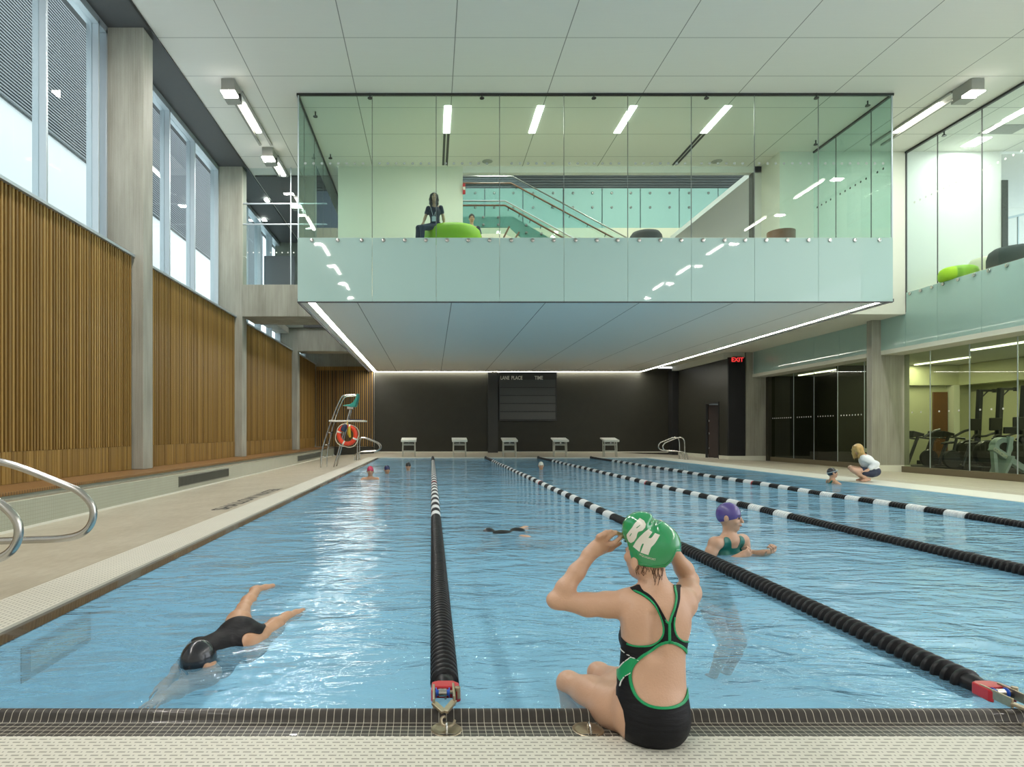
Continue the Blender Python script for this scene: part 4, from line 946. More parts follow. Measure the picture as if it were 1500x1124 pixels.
def bike(px, Y, lb):
    X = ax(px, Y); t = thing('exercise_bike', (X, Y, GZ), lb, 'exercise machine', 'exercise bikes behind the glass'); g = M['gymmetal']
    b = MB(); b.box(X-.55, X+.55, Y-.05, Y+.05, GZ+.04, GZ+.10); b.box(X-.5, X-.4, Y-.3, Y+.3, GZ, GZ+.06); b.box(X+.4, X+.5, Y-.3, Y+.3, GZ, GZ+.06); b.build('floor_frame', g, t, bevel=.01)
    MB().lathe([(.05, -.04), (.27, -.05), (.29, 0), (.27, .05), (.05, .04)], 24, Matrix.Translation((X-.3, Y, .32)) @ Matrix.Rotation(math.pi/2, 4, 'X')).build('flywheel', M['blackmetal'], t, smooth=True)
    MB().tube([(X-.3, Y, .3), (X-.15, Y, .95)], .04, 8).build('front_post', g, t, smooth=True); MB().tube([(X+.05, Y, .1), (X+.28, Y, .78)], .04, 8).build('seat_post', g, t, smooth=True)
    MB().prism([(X+.12, .78), (X+.46, .80), (X+.46, .88), (X+.2, .84)], Y-.1, Y+.1, 'y').build('saddle', M['blackmetal'], t, bevel=.03)
    MB().tube([(X-.05, Y-.2, .98), (X-.15, Y-.05, .98), (X-.15, Y+.05, .98), (X-.05, Y+.2, .98)], .02, 8).build('handlebar', g, t, smooth=True)
bike(1374, 19.95, 'low dark exercise bike behind the glass, left of the machines')
bike(1408, 19.3, 'dark exercise bike behind the glass in front of the first tall machine')
# rowing machine, angled, pale grey blue
RY = 17.4
def rp_(px, py, dy=0): return P(px, py, RY+dy)
t = thing('rowing_machine', (ax(1470, RY), RY, GZ), 'pale grey blue rowing machine with lettering behind the gym glass', 'exercise machine'); m = M['rowerpaint']
MB().beam(rp_(1452, 656), rp_(1503, 690), .16, .16, (0, 1, 0)).build('monorail', m, t, bevel=.01)
MB().beam(rp_(1455, 660), rp_(1458, 697), .10, .12, (0, 1, 0)).build('front_leg', m, t, bevel=.01)
MB().beam(rp_(1474, 668), rp_(1460, 697), .07, .5, (0, 1, 0)).build('foot_brace', m, t, bevel=.01)
MB().beam(rp_(1480, 640), rp_(1474, 672), .12, .12, (0, 1, 0)).build('neck_post', m, t, bevel=.01)
MB().lathe([(.04, -.10), (.26, -.10), (.28, -.06), (.28, .06), (.26, .10), (.04, .10)], 28, Matrix.Translation(rp_(1466, 655, .12)) @ Matrix.Rotation(math.pi/2, 4, 'X')).build('flywheel_cage', m, t, smooth=True)
MB().lathe([(.0, -.13), (.13, -.13), (.13, -.11)], 20, Matrix.Translation(rp_(1466, 655, .12)) @ Matrix.Rotation(-math.pi/2, 4, 'X')).build('fan_intake', M['blackmetal'], t)
q = rp_(1478, 633, -.1); MB().box(q.x-.16, q.x+.20, q.y-.05, q.y+.02, q.z-.05, q.z+.14).build('monitor', M['blackmetal'], t, bevel=.02)
a, c = rp_(1454.5, 656.5, -.09), rp_(1474.5, 670.5, -.09); d = (c-a); ang = math.atan2(d.z, d.x)
vs, fs = text_mesh('CONCEPT', .15, off=.003); wm = max(v.x for v in vs); k = d.length/wm
m4 = Matrix.Translation(a+Vector((0, 0, -.045))) @ Matrix.Rotation(-ang, 4, 'Y') @ Matrix.Rotation(math.pi/2, 4, 'X') @ Matrix.Diagonal((k, .85, 1, 1))
b = MB(); b.add([m4 @ v for v in vs], fs); b.build('lettering', M['cwhite'], t)
# small wall items in the dark room
q = P(1271, 601, 27.85); o = MB().box(17.575, 17.6, 24.6, 25.0, 1.7, 2.0).build('wall_notice', M['paper']); tag(o, 'small white notice on the dark wall behind the far glass', 'notice')
o = MB().box(16.55, 16.7, 23.47, 23.5, .4, .55).build('wall_socket', M['cwhite']); tag(o, 'white socket plate low on the dark wall behind the glass, above the crouching woman', 'socket')
# ================================================================ people: smooth blended body surfaces
def frame(f, u):
    f = Vector(f).normalized(); u = Vector(u); r = f.cross(u).normalized(); u = r.cross(f).normalized(); return r, f, u
class Field:
    def __init__(s, h): s.h = h; s.p = []
    def cap(s, a, b, ra, rb=None, k=.02, sub=False): s.p.append(('c', np.array(a, float), np.array(b, float), ra, ra if rb is None else rb, k, sub)); return s
    def chain(s, pts, rs, k=.02):
        for i in range(len(pts)-1): s.cap(pts[i], pts[i+1], rs[i], rs[i+1], k)
        return s
    def ell(s, c, r, ax=None, k=.02, sub=False):
        R = np.eye(3) if ax is None else np.array([list(v) for v in ax]); s.p.append(('e', np.array(c, float), np.array(r, float), R, None, k, sub)); return s
    @staticmethod
    def dist(p, X):
        if p[0] == 'c':
            a, b, ra, rb = p[1:5]; d = b-a; L = max(d@d, 1e-9); t = np.clip(((X-a)@d)/L, 0, 1)
            return np.linalg.norm(X-(a+t[..., None]*d), axis=-1)-(ra+(rb-ra)*t)
        c, r, R = p[1:4]; q = (X-c)@R.T; k0 = np.linalg.norm(q/r, axis=-1); k1 = np.linalg.norm(q/(r*r), axis=-1)
        return k0*(k0-1)/np.maximum(k1, 1e-6)
    def bb(s, p):
        if p[0] == 'c':
            m = max(p[3], p[4]); return np.minimum(p[1], p[2])-m, np.maximum(p[1], p[2])+m
        m = np.abs(p[3].T)@p[2] if True else 0; return p[1]-m, p[1]+m
    def sd(s, X):
        F = np.full(X.shape[:-1], 9.0)
        for p in s.p: F = s.comb(F, s.dist(p, X), p[5], p[6])
        return F
    @staticmethod
    def comb(F, d, k, sub):
        if sub: h = np.clip(.5-.5*(F+d)/k, 0, 1); return F*(1-h)+(-d)*h+k*h*(1-h)
        h = np.clip(.5+.5*(F-d)/k, 0, 1); return F*(1-h)+d*h-k*h*(1-h)
    def mesh(s):
        h = s.h; lo = np.min([s.bb(p)[0] for p in s.p if not p[6]], axis=0)-3*h; hi = np.max([s.bb(p)[1] for p in s.p if not p[6]], axis=0)+3*h
        n = np.ceil((hi-lo)/h).astype(int)+1; F = np.full(n, .5, np.float32)
        for p in s.p:
            a, b = s.bb(p); m = p[5]*1.2+3*h
            i0 = np.maximum(((a-m-lo)/h).astype(int), 0); i1 = np.minimum(((b+m-lo)/h).astype(int)+2, n)
            if (i1 <= i0).any(): continue
            g = np.stack(np.meshgrid(*[lo[q]+h*np.arange(i0[q], i1[q]) for q in range(3)], indexing='ij'), -1)
            sl = tuple(slice(i0[q], i1[q]) for q in range(3)); F[sl] = s.comb(F[sl], s.dist(p, g), p[5], p[6])
        ins = F < 0; c = ins[:-1, :-1, :-1].astype(np.int8)
        tot = sum(ins[i:n[0]-1+i, j:n[1]-1+j, k:n[2]-1+k].astype(np.int8) for i in (0, 1) for j in (0, 1) for k in (0, 1))
        act = (tot > 0) & (tot < 8); idx = -np.ones(act.shape, np.int64); cells = np.argwhere(act); idx[act] = np.arange(len(cells))
        acc = np.zeros((len(cells), 3)); cnt = np.zeros(len(cells))
        cor = [(i, j, k) for i in (0, 1) for j in (0, 1) for k in (0, 1)]
        for ci in cor:
            for axn in range(3):
                if ci[axn]: continue
                cj = list(ci); cj[axn] = 1
                f0 = F[cells[:, 0]+ci[0], cells[:, 1]+ci[1], cells[:, 2]+ci[2]]; f1 = F[cells[:, 0]+cj[0], cells[:, 1]+cj[1], cells[:, 2]+cj[2]]
                m = (f0 < 0) != (f1 < 0); t = np.where(m, f0/np.where(f0-f1 == 0, 1, f0-f1), 0); pt = np.tile(np.array(ci, float), (len(cells), 1)); pt[:, axn] += t
                acc[m] += pt[m]; cnt[m] += 1
        V = lo+h*(cells+acc/np.maximum(cnt, 1)[:, None]); quads = []
        for axn in range(3):
            o1, o2 = [q for q in range(3) if q != axn]
            sa = [slice(1, n[q]-1) for q in range(3)]; sa[axn] = slice(0, n[axn]-1); sb = list(sa); sb[axn] = slice(1, n[axn])
            e = np.argwhere(ins[tuple(sa)] != ins[tuple(sb)])+np.array([0 if q == axn else 1 for q in range(3)])
            if not len(e): continue
            fl_ = ins[e[:, 0], e[:, 1], e[:, 2]]
            def cell(d1, d2): w = e.copy(); w[:, o1] -= d1; w[:, o2] -= d2; return idx[w[:, 0], w[:, 1], w[:, 2]]
            q = np.stack([cell(1, 1), cell(0, 1), cell(0, 0), cell(1, 0)], 1)
            flip = fl_ if axn != 1 else ~fl_
            q[~flip] = q[~flip][:, ::-1]; quads.append(q)
        return V, np.concatenate(quads)
def np_obj(name, V, Q, material, parent=None, origin=None):
    me = bpy.data.meshes.new(name); o0 = np.array(origin if origin is not None else (0, 0, 0), float)
    me.from_pydata((V-o0).tolist(), [], Q.tolist() if hasattr(Q, 'tolist') else Q); me.update(); me.materials.append(material); me.shade_smooth()
    o = bpy.data.objects.new(name, me); COL.objects.link(o); o.location = Vector(o0)
    if parent is not None: o.parent = parent; o.location = Vector(o0)-wloc(parent)
    return o
def normals(V, Q):
    N = np.zeros_like(V); fn = np.cross(V[Q[:, 2]]-V[Q[:, 0]], V[Q[:, 3]]-V[Q[:, 1]])
    for i in range(4): np.add.at(N, Q[:, i], fn)
    return N/np.maximum(np.linalg.norm(N, axis=1), 1e-12)[:, None]
def clip_mesh(V, Q, f, off, N):
    """the part of the surface where f>0, cut exactly on f=0 and lifted by off"""
    T = np.concatenate([Q[:, [0, 1, 2]], Q[:, [0, 2, 3]]]); keep = (f[T] > 0).any(1); T = T[keep]
    out = []; nv = []; cache = {}
    def vid(key, p):
        if key not in cache: cache[key] = len(nv); nv.append(p)
        return cache[key]
    O = V+N*(off[:, None] if hasattr(off, 'shape') else off)
    for t in T.tolist():
        s = [f[i] > 0 for i in t]
        if all(s): out.append([vid(i, O[i]) for i in t]); continue
        poly = []
        for a in range(3):
            i, j = t[a], t[(a+1) % 3]
            if f[i] > 0: poly.append(vid(i, O[i]))
            if (f[i] > 0) != (f[j] > 0):
                k = (min(i, j), max(i, j)); w = f[k[0]]/(f[k[0]]-f[k[1]]); w = min(max(w, .02), .98); poly.append(vid(k, O[k[0]]*(1-w)+O[k[1]]*w))
        if len(poly) >= 3 and len(set(poly)) == len(poly): out.append(poly)
    return np.array(nv), out
def garment(name, V, Q, N, f, off, material, parent, thick=.002):
    v, fs = clip_mesh(V, Q, f, off, N)
    if not len(fs): return None
    o = np_obj(name, v, fs, material, parent)
    sm = o.modifiers.new('thickness', 'SOLIDIFY'); sm.thickness = thick; sm.offset = -1
    return o
def hand(F, w, d, pn, curl=.5, s=1.0, thumb=1, spread=.12, k=.006, rf=.0085, curls=None):
    """w wrist, d direction of the hand, pn palm normal (fingers curl towards it), thumb side +1/-1 along pn x d"""
    w = Vector(w); d = Vector(d).normalized(); pn = Vector(pn); pn = (pn-d*pn.dot(d)).normalized(); r = pn.cross(d)
    F.ell(w+d*.047*s, (.040*s, .052*s, .015*s), (r, d, pn), k=.014)
    F.cap(w-d*.02*s, w+d*.03*s, .024*s, .024*s, k=.02)
    for i in range(4):
        off = (1.5-i)*.0195*s*thumb; L = (.040, .045, .042, .033)[i]*s; a = w+d*(.085-.004*abs(i-1))*s+r*off; dd = (d+r*thumb*spread*(1.5-i)/1.5).normalized(); th = 0
        c = curls[i] if curls else curl
        for j, l in enumerate((1, .68, .55)):
            th += c*(.75 if j == 0 else 1); q = dd*math.cos(th)+pn*math.sin(th); b = a+q*L*l
            F.cap(a, b, (rf-.0005*j)*s, (rf-.0007*(j+1))*s, k=k); a = b
    a = w+d*.022*s+r*.026*s*thumb; q = (d*.62+r*thumb*.62+pn*.35).normalized(); b = a+q*.034*s; q2 = (d*.85+r*thumb*.15+pn*.5).normalized()
    F.cap(w+d*.01*s+r*.012*s*thumb, a, .014*s, .013*s, k=.012); F.cap(a, b, .0115*s, .0098*s, k=k*1.3); F.cap(b, b+q2*.028*s, .0095*s, .0078*s, k=k)
def head(F, c, fw, up, s=1.0, k=.012, earz=-.012, eary=-.006):
    r, f, u = frame(fw, up); c = Vector(c)
    F.ell(c+u*.018*s-f*.008*s, (.076*s, .095*s, .098*s), (r, f, u), k=.02)
    F.ell(c+f*.022*s-u*.045*s, (.060*s, .066*s, .068*s), (r, f, u), k=.03)
    F.ell(c+f*.064*s-u*.092*s, (.024*s, .020*s, .019*s), (r, f, u), k=.03)
    for sg in (-1, 1):
        F.ell(c+r*sg*.034*s+f*.082*s+u*.0*s, (.018*s, .012*s, .013*s), (r, f, u), k=.012, sub=True)
        F.ell(c+r*sg*.033*s+f*.074*s-u*.001*s, (.014*s, .012*s, .010*s), (r, f, u), k=.004)
        F.ell(c+r*sg*.040*s+f*.065*s-u*.035*s, (.022*s, .018*s, .018*s), (r, f, u), k=.02)
        F.ell(c+r*sg*(.079 if earz > -.03 else .072)*s+f*eary*s+u*earz*s, (.009*s, .018*s, .030*s), (r, (f*.95+r*sg*.3).normalized(), u), k=.006)
    F.cap(c+f*.088*s+u*.004*s, c+f*.106*s-u*.032*s, .008*s, .012*s, k=.012)
    F.ell(c+f*.090*s-u*.058*s, (.024*s, .010*s, .007*s), (r, f, u), k=.008); F.ell(c+f*.088*s-u*.068*s, (.020*s, .010*s, .007*s), (r, f, u), k=.006)
    return r, f, u
def face_bits(c, fw, up, s, par, goggles=None):
    r, f, u = frame(fw, up); c = Vector(c)
    for sg in (-1, 1):
        b = MB(); q = c+r*sg*.033*s+f*.083*s-u*.001*s; R = Matrix((r, f, u)).transposed().to_4x4()
        b.lathe([(.001, -.006*s), (.009*s, -.004*s), (.0105*s, 0), (.009*s, .004*s), (.001, .006*s)], 12, Matrix.Translation(q) @ R @ Matrix.Rotation(math.pi/2, 4, 'X')); b.build('eye', M['eye'], par, smooth=True)
        b = MB(); b.tube([c+r*sg*(.018+.009*t)*s+f*(.094-.004*t)*s+u*(.019+.003*math.sin(t))*s for t in range(4)], .0026*s, 6); b.build('eyebrow', M['hairdark'], par, smooth=True)
    b = MB(); b.tube([c+r*x*s+f*(.0995-abs(x)*.35)*s-u*(.0625-abs(x)*.05)*s for x in (-.022, -.011, 0, .011, .022)], [.002*s, .0042*s, .005*s, .0042*s, .002*s], 8); b.build('lips', M['lip'], par, smooth=True)
def body(J, s=1.0, h=.01, hands=True, headon=True, feet=True, female=True, limbk=.022):
    """J: dict of joint positions. Returns field and torso axes"""
    g = lambda k: Vector(J[k]); F = Field(h)
    lat = (g('sR')-g('sL')).normalized(); spine = (g('ch')-g('pe')).normalized(); fw = spine.cross(lat)*-1
    fw = Vector(J.get('front', fw)); fw = (fw-spine*fw.dot(spine)).normalized(); lat2 = fw.cross(spine).normalized(); axs = (lat2, fw, spine)
    F.ell(g('ch'), (.148*s, .098*s, .150*s), axs, k=.05); F.ell(g('ch').lerp(g('pe'), .5), (.118*s, .085*s, .13*s), axs, k=.06)
    F.ell(g('pe'), (.158*s, .105*s, .11*s), axs, k=.06)
    F.ell(g('pe')-fw*.035*s-spine*.03*s, (.13*s, .09*s, .09*s), axs, k=.05)
    if female:
        for sg in (-1, 1): F.ell(g('ch')+lat2*sg*.068*s+fw*.070*s+spine*.0*s, (.056*s, .050*s, .058*s), axs, k=.04)
    nb = g('sL').lerp(g('sR'), .5)+spine*.02*s
    for S in 'LR':
        F.cap(nb, g('s'+S), .050*s, .052*s, k=.045)
        F.chain([g('s'+S), g('s'+S).lerp(g('e'+S), .3), g('e'+S)], [.053*s, .046*s, .036*s], k=limbk)
        F.chain([g('e'+S), g('e'+S).lerp(g('w'+S), .3), g('w'+S)], [.036*s, .038*s, .024*s], k=limbk)
        F.chain([g('h'+S), g('h'+S).lerp(g('k'+S), .35), g('k'+S)], [.088*s, .080*s, .054*s], k=.035)
        F.chain([g('k'+S), g('k'+S).lerp(g('a'+S), .32), g('a'+S)], [.052*s, .054*s, .032*s], k=limbk)
        if feet:
            t = Vector(J.get('t'+S, (0, 0, 0))) if ('t'+S) in J else (g('k'+S)-g('a'+S)).cross(lat).normalized()
            t = t.normalized(); F.chain([g('a'+S)-t*.035*s, g('a'+S)+t*.09*s-Vector((0, 0, .02*s)), g('a'+S)+t*.17*s-Vector((0, 0, .025*s))], [.034*s, .030*s, .020*s], k=.02)
        if hands: hand(F, g('w'+S), J.get('hd'+S, g('w'+S)-g('e'+S)), J.get('pn'+S, (0, 0, -1)), J.get('curl'+S, .35), s, thumb=J.get('th'+S, 1), k=.006, rf=max(.0085, h*.85/s))
    if headon:
        F.cap(nb, Vector(J['hc'])-Vector(J['hu'])*.05*s, .052*s, .050*s, k=.03)
        F.cap(nb, g('ch'), .06*s, .08*s, k=.05)
        head(F, J['hc'], J['hf'], J['hu'], s)
    return F, axs
def region(prims):
    R = Field(.01)
    for p in prims: (R.cap if p[0] == 'c' else R.ell)(*p[1:])
    return R
def cap_field(c, fw, up, s, h, lumps=(), cut=-.028, tilt=.35, grow=.004):
    r, f, u = frame(fw, up); c = Vector(c); F = Field(h)
    F.ell(c+u*.018*s-f*.008*s, ((.076+grow)*s, (.095+grow)*s, (.100+grow)*s), (r, f, u), k=.02)
    for l, rad in lumps: F.ell(c+r*l[0]*s+f*l[1]*s+u*l[2]*s, tuple(q*s for q in rad), (r, f, u), k=.02)
    V, Q = F.mesh(); rel = V-np.array(c); fv = rel@np.array(u)-cut*s-tilt*(rel@np.array(f))
    return V, Q, fv
def swim_cap(c, fw, up, s, h, m, par, name='swim_cap', **k):
    V, Q, fv = cap_field(c, fw, up, s, h, **k); v, fs = clip_mesh(V, Q, fv, 0.0, normals(V, Q)); o = np_obj(name, v, fs, m, par)
    sm = o.modifiers.new('thickness', 'SOLIDIFY'); sm.thickness = .002; sm.offset = -1; return o
def person(label, J, s, h, skin, loc, grp=None, **k):
    root = thing('person', loc, label, 'person', grp); F, axs = body(J, s, h, **k); V, Q = F.mesh(); b = np_obj('body', V, Q, skin, root); return root, V, Q, normals(V, Q), axs

# ---------------------------------------------------------------- 1. the girl on the pool edge
G = lambda x, y, Y: P(x, y, Y)
root = thing('person', (.83, 2.32, -.03), 'girl sitting on the pool edge, back turned, green swim cap and black swimsuit', 'person')
F = Field(.0048)
lat = Vector((1, .10, 0)).normalized(); spn = Vector((.02, .12, 1)).normalized(); fwd = lat.cross(spn)*-1; fwd = spn.cross(lat).normalized(); A3 = (lat, fwd, spn)
# torso
F.ell(G(955, 1042, 2.385), (.140, .125, .115), A3, k=.05); F.ell(G(956, 1062, 2.37), (.125, .10, .085), A3, k=.04)
F.ell(G(955, 1000, 2.405), (.128, .095, .11), A3, k=.06); F.ell(G(957, 955, 2.42), (.124, .088, .12), A3, k=.06)
F.ell(G(960, 915, 2.44), (.138, .092, .105), A3, k=.05); F.ell(G(962, 888, 2.455), (.132, .078, .07), A3, k=.045)
F.ell(G(935, 905, 2.405), (.055, .035, .075), A3, k=.035); F.ell(G(988, 905, 2.415), (.052, .035, .075), A3, k=.035)     # shoulder blades
F.ell(G(926, 935, 2.50), (.05, .05, .055), A3, k=.04); F.ell(G(985, 935, 2.515), (.05, .05, .055), A3, k=.04)
F.cap(G(960, 955, 2.337), G(962, 905, 2.36), .010, .010, k=.05, sub=True)                         # spine hollow
# neck and trapezius
F.cap(G(960, 880, 2.47), G(955, 832, 2.49), .058, .049, k=.035); F.cap(G(958, 868, 2.46), G(921, 879, 2.46), .040, .044, k=.04); F.cap(G(962, 868, 2.46), G(998, 877, 2.47), .040, .044, k=.04)
# left arm: out to the side, forearm up to the cap
sL, eL, wL = G(915, 886, 2.47), G(815, 880, 2.50), G(868, 808, 2.54)
F.chain([sL, G(890, 886, 2.475), G(860, 886, 2.485), eL], [.052, .047, .043, .034], k=.03)
F.chain([eL, G(828, 862, 2.505), G(845, 838, 2.52), wL], [.032, .036, .032, .0235], k=.02)
F.ell(G(809, 879, 2.495), (.018, .02, .02), k=.02)
# right arm: raised ahead, elbow out to the right
sR, eR, wR = G(1001, 884, 2.48), G(1010, 850, 2.66), G(982, 803, 2.60)
F.chain([sR, G(1008, 868, 2.56), eR], [.054, .047, .036], k=.03); F.chain([eR, G(1002, 834, 2.64), wR], [.036, .036, .024], k=.02)
# hands
hd = (G(898, 786, 2.55)-wL).normalized(); F.ell(G(881, 798, 2.545), (.040, .050, .017), (Vector((.55, 0, .83)).cross(Vector((0, 1, 0))).normalized()*1, hd, Vector((0, -1, 0)).cross(hd).cross(hd).normalized()), k=.02) if False else None
r_, d_, n_ = frame(hd, (0, -1, 0)); n2 = n_          # r_: across the hand, n_: back of the hand towards the camera
F.ell(wL+hd*.044, (.034, .046, .015), (r_, hd, n_), k=.018); F.cap(wL-hd*.02, wL+hd*.02, .025, .028, k=.02)
for (kx, ky), (mx, my), (tx, ty) in (((877, 786), (888, 779.5), (900, 780.5)), ((885, 784), (895, 779), (908, 782)), ((893, 786), (902, 780.5), (913, 784.5)), ((901, 795), (908, 788.5), (915, 784))):
    F.chain([G((kx+872)/2, (ky+800)/2, 2.540), G(kx, ky, 2.522), G(mx, my, 2.525), G(tx, ty, 2.55)], [.0105, .0098, .0088, .0070], k=.004)
F.chain([G(880, 808, 2.56), G(894, 804, 2.575), G(908, 796, 2.585)], [.015, .0115, .009], k=.012)
hd = (G(972, 793, 2.60)-wR).normalized(); hand(F, wR, (-.55, -.12, .62), (-.2, -.95, .1), .45, 1.0, thumb=-1, spread=.1, k=.006)
# legs
F.chain([G(931, 1045, 2.43), G(900, 1036, 2.52), G(868, 1018, 2.64), G(836, 1003, 2.765)], [.094, .085, .070, .053], k=.045)
F.chain([G(950, 1030, 2.47), G(918, 1008, 2.60), G(880, 990, 2.86)], [.085, .078, .050], k=.04)
F.ell(G(832, 1000, 2.775), (.050, .05, .05), k=.02); F.ell(G(876, 986, 2.875), (.05, .05, .05), k=.02)
kL, kR = G(834, 1004, 2.77), G(880, 990, 2.87)
aL, aR = Vector((kL.x+.03, 2.66, -.36)), Vector((kR.x+.02, 2.80, -.38))
for k_, a_ in ((kL, aL), (kR, aR)):
    F.chain([k_, k_.lerp(a_, .35), a_], [.050, .052, .031], k=.02); F.chain([a_+Vector((0, -.02, -.03)), a_+Vector((-.01, .08, -.06)), a_+Vector((-.015, .16, -.075))], [.034, .030, .018], k=.02)
# head
HC = G(949, 806, 2.50); hfw = Vector((-.55, .80, -.16)); hup = Vector((.10, .22, 1)); S1 = 1.0
head(F, HC, hfw, hup, .97, earz=-.062, eary=.012)
V, Q = F.mesh(); N = normals(V, Q); np_obj('body', V, Q, M['skin'], root)
# projected picture plane of the back used to lay out the swimsuit pattern on the body itself
px = CX+FPX*V[:, 0]/V[:, 1]; py = CY-FPX*(V[:, 2]-CZ)/V[:, 1]
cxp = (px-885)*4.493; cyp = (py-860)*4.493
def sdpoly(poly, x, y):
    p = np.array(poly, float); d = np.full(x.shape, 1e9); ins = np.zeros(x.shape, bool); m = len(p)
    for i in range(m):
        a, b = p[i], p[(i+1) % m]; e = b-a; t = np.clip(((x-a[0])*e[0]+(y-a[1])*e[1])/(e@e+1e-9), 0, 1)
        d = np.minimum(d, np.hypot(x-a[0]-t*e[0], y-a[1]-t*e[1]))
        c = ((a[1] > y) != (b[1] > y)) & (x < (b[0]-a[0])*(y-a[1])/(b[1]-a[1]+1e-12)+a[0]); ins ^= c
    return np.where(ins, d, -d)
def smooth_poly(p, n=2, closed=True):
    for _ in range(n):
        q = []
        for i in range(len(p) if closed else len(p)-1):
            a, b = np.array(p[i], float), np.array(p[(i+1) % len(p)], float); q += [tuple(a*.75+b*.25), tuple(a*.25+b*.75)]
        p = q
    return p
HL = smooth_poly([(-300, -200), (120, -60), (185, 30), (250, 55), (322, 112), (366, 190), (388, 262), (385, 322), (350, 362), (290, 386), (200, 386), (140, 364), (98, 310), (78, 258), (50, 200), (-300, 260)])
HR = smooth_poly([(503, -60), (500, 30), (497, 100), (472, 180), (461, 250), (472, 312), (502, 345), (540, 359), (590, 346), (700, 340), (800, -200)])
HN = smooth_poly([(215, -120), (238, 18), (302, 50), (352, 112), (393, 184), (424, 244), (431, 200), (460, 130), (469, 60), (455, 10), (450, -120)])
KH = smooth_poly([(428, 366), (500, 393), (543, 438), (553, 490), (540, 560), (546, 640), (543, 705), (510, 765), (430, 792), (340, 790), (262, 762), (205, 700), (178, 600), (190, 530), (235, 478), (305, 428), (372, 385)])
LEG = [(-400, 700), (88, 716), (128, 815), (141, 900), (137, 1040), (120, 1300), (-400, 1300)]
fL, fR, fN, fK, fG = [sdpoly(q, cxp, cyp) for q in (HL, HR, HN, KH, LEG)]
back = V[:, 1] < 2.455+.02*(V[:, 0]-.8)
hipf = 2.50-(V[:, 2]-.1)*.1
fs_ = np.minimum.reduce([-fL, -fR, -fN, -fK, -fG, np.where(cyp > 262, cxp-82, 9)])
front = np.minimum.reduce([(cyp-262), (1300-cyp), -fG, cxp-84, np.where(cyp > 640, cxp-112, 9), (2.60-V[:, 1])*600])
stp = np.minimum.reduce([cyp+40, 262-cyp+20, 16-np.abs(cxp-(232-(cyp)*.05)), (2.60-V[:, 1])*600])
stp2 = np.minimum.reduce([cyp+40, 262-cyp+20, 16-np.abs(cxp-490), (2.60-V[:, 1])*600])
front = np.maximum.reduce([front, stp, stp2])
f = np.where(back, fs_, front); f = np.minimum(f, (2.62-V[:, 1])*600); f = np.minimum(f, (cxp+30)*1.0); f = np.minimum(f, cyp+12)
garment('swimsuit', V, Q, N, f/1000, .0028, M['suitblack'], root, .0026)
bl = np.minimum(f+2.5, 500)
pk = 9.5-np.abs(fK+7.5); pk = np.minimum(pk, (2.46-V[:, 1])*800); pk = np.where(cyp > 360, pk, -5)
def band(fd, w, cond): return np.minimum(np.where(cond, w-np.abs(fd+w), -5), (2.45-V[:, 1])*800)
b1 = band(fL, 5.5, (cyp > 25) & (cxp > 150)); b2 = band(fR, 5, (cyp > 200) & (cyp < 372)); b3 = band(fN, 6.5, (cyp > -5) & (cxp > 405)); b4 = np.where((cyp > 238) & (cyp < 372), 8-np.abs(cxp-428), -5); b4 = np.minimum(b4, (2.45-V[:, 1])*800)
for nm, q in (('back_opening_binding', pk), ('left_armhole_binding', b1), ('right_armhole_binding', b2), ('strap_binding', np.maximum(b3, b4))):
    garment(nm, V, Q, N, q/1000, .0052, M['suitgreen'], root, .0032)
GP = [(178, 462), (238, 488), (205, 520), (186, 562), (135, 592), (112, 625), (92, 600), (60, 560), (96, 540), (128, 500)]
gp = np.minimum(np.minimum(sdpoly(GP, cxp, cyp), -fK-1), np.minimum(f, (2.60-V[:, 1])*600)); garment('side_panel', V, Q, N, gp/1000, .0042, M['suitgreen'], root, .002)
def sdline(pts):
    d = np.full(V.shape[0], 1e9)
    for a, b in zip(pts[:-1], pts[1:]):
        a, b = np.array(a, float), np.array(b, float); e = b-a; t = np.clip(((cxp-a[0])*e[0]+(cyp-a[1])*e[1])/(e@e), 0, 1); d = np.minimum(d, np.hypot(cxp-a[0]-t*e[0], cyp-a[1]-t*e[1]))
    return d
wl_ = np.minimum.reduce([sdline([(84, 340), (96, 385), (130, 428), (178, 460), (236, 488)]), sdline([(178, 462), (130, 500), (98, 540)]), sdline([(186, 562), (137, 592), (116, 625), (108, 655)])])
garment('white_piping', V, Q, N, np.minimum(3.0-wl_, np.minimum(f, (2.60-V[:, 1])*600))/1000, .0055, M['suitwhite'], root, .003)
# cap, with the hair bundled under it in two lumps
r, fz, u = frame(hfw, hup)
CF = Field(.0046)
CF.ell(HC+u*.016-fz*.010, (.082, .101, .104), (r, fz, u), k=.03)
CF.ell(G(942, 777, 2.49), (.066, .085, .072), (r, fz, u), k=.03); CF.ell(G(968, 798, 2.465), (.066, .080, .078), (r, fz, u), k=.03)
CF.ell(G(936, 775, 2.50), (.058, .065, .062), k=.03); CF.ell(HC+u*.022-fz*.006, (.083, .100, .108), (r, fz, u), k=.02)
CF.cap(G(964, 752, 2.52), G(957, 770, 2.42), .014, .012, k=.022, sub=True); CF.cap(G(957, 770, 2.415), G(976, 800, 2.368), .010, .006, k=.02, sub=True)
CV, CQ = CF.mesh(); CN = normals(CV, CQ); cpx = CX+FPX*CV[:, 0]/CV[:, 1]; cpy = CY-FPX*(CV[:, 2]-CZ)/CV[:, 1]
edge = np.interp(cpx, [905, 913, 918, 926, 940, 960, 974, 984, 990], [792, 806, 816, 823, 829, 832, 831, 822, 808])
rel = CV-np.array(HC); fedge = np.where(rel@np.array(fz) < .03, edge-cpy, (rel@np.array(u)-.030)*350)
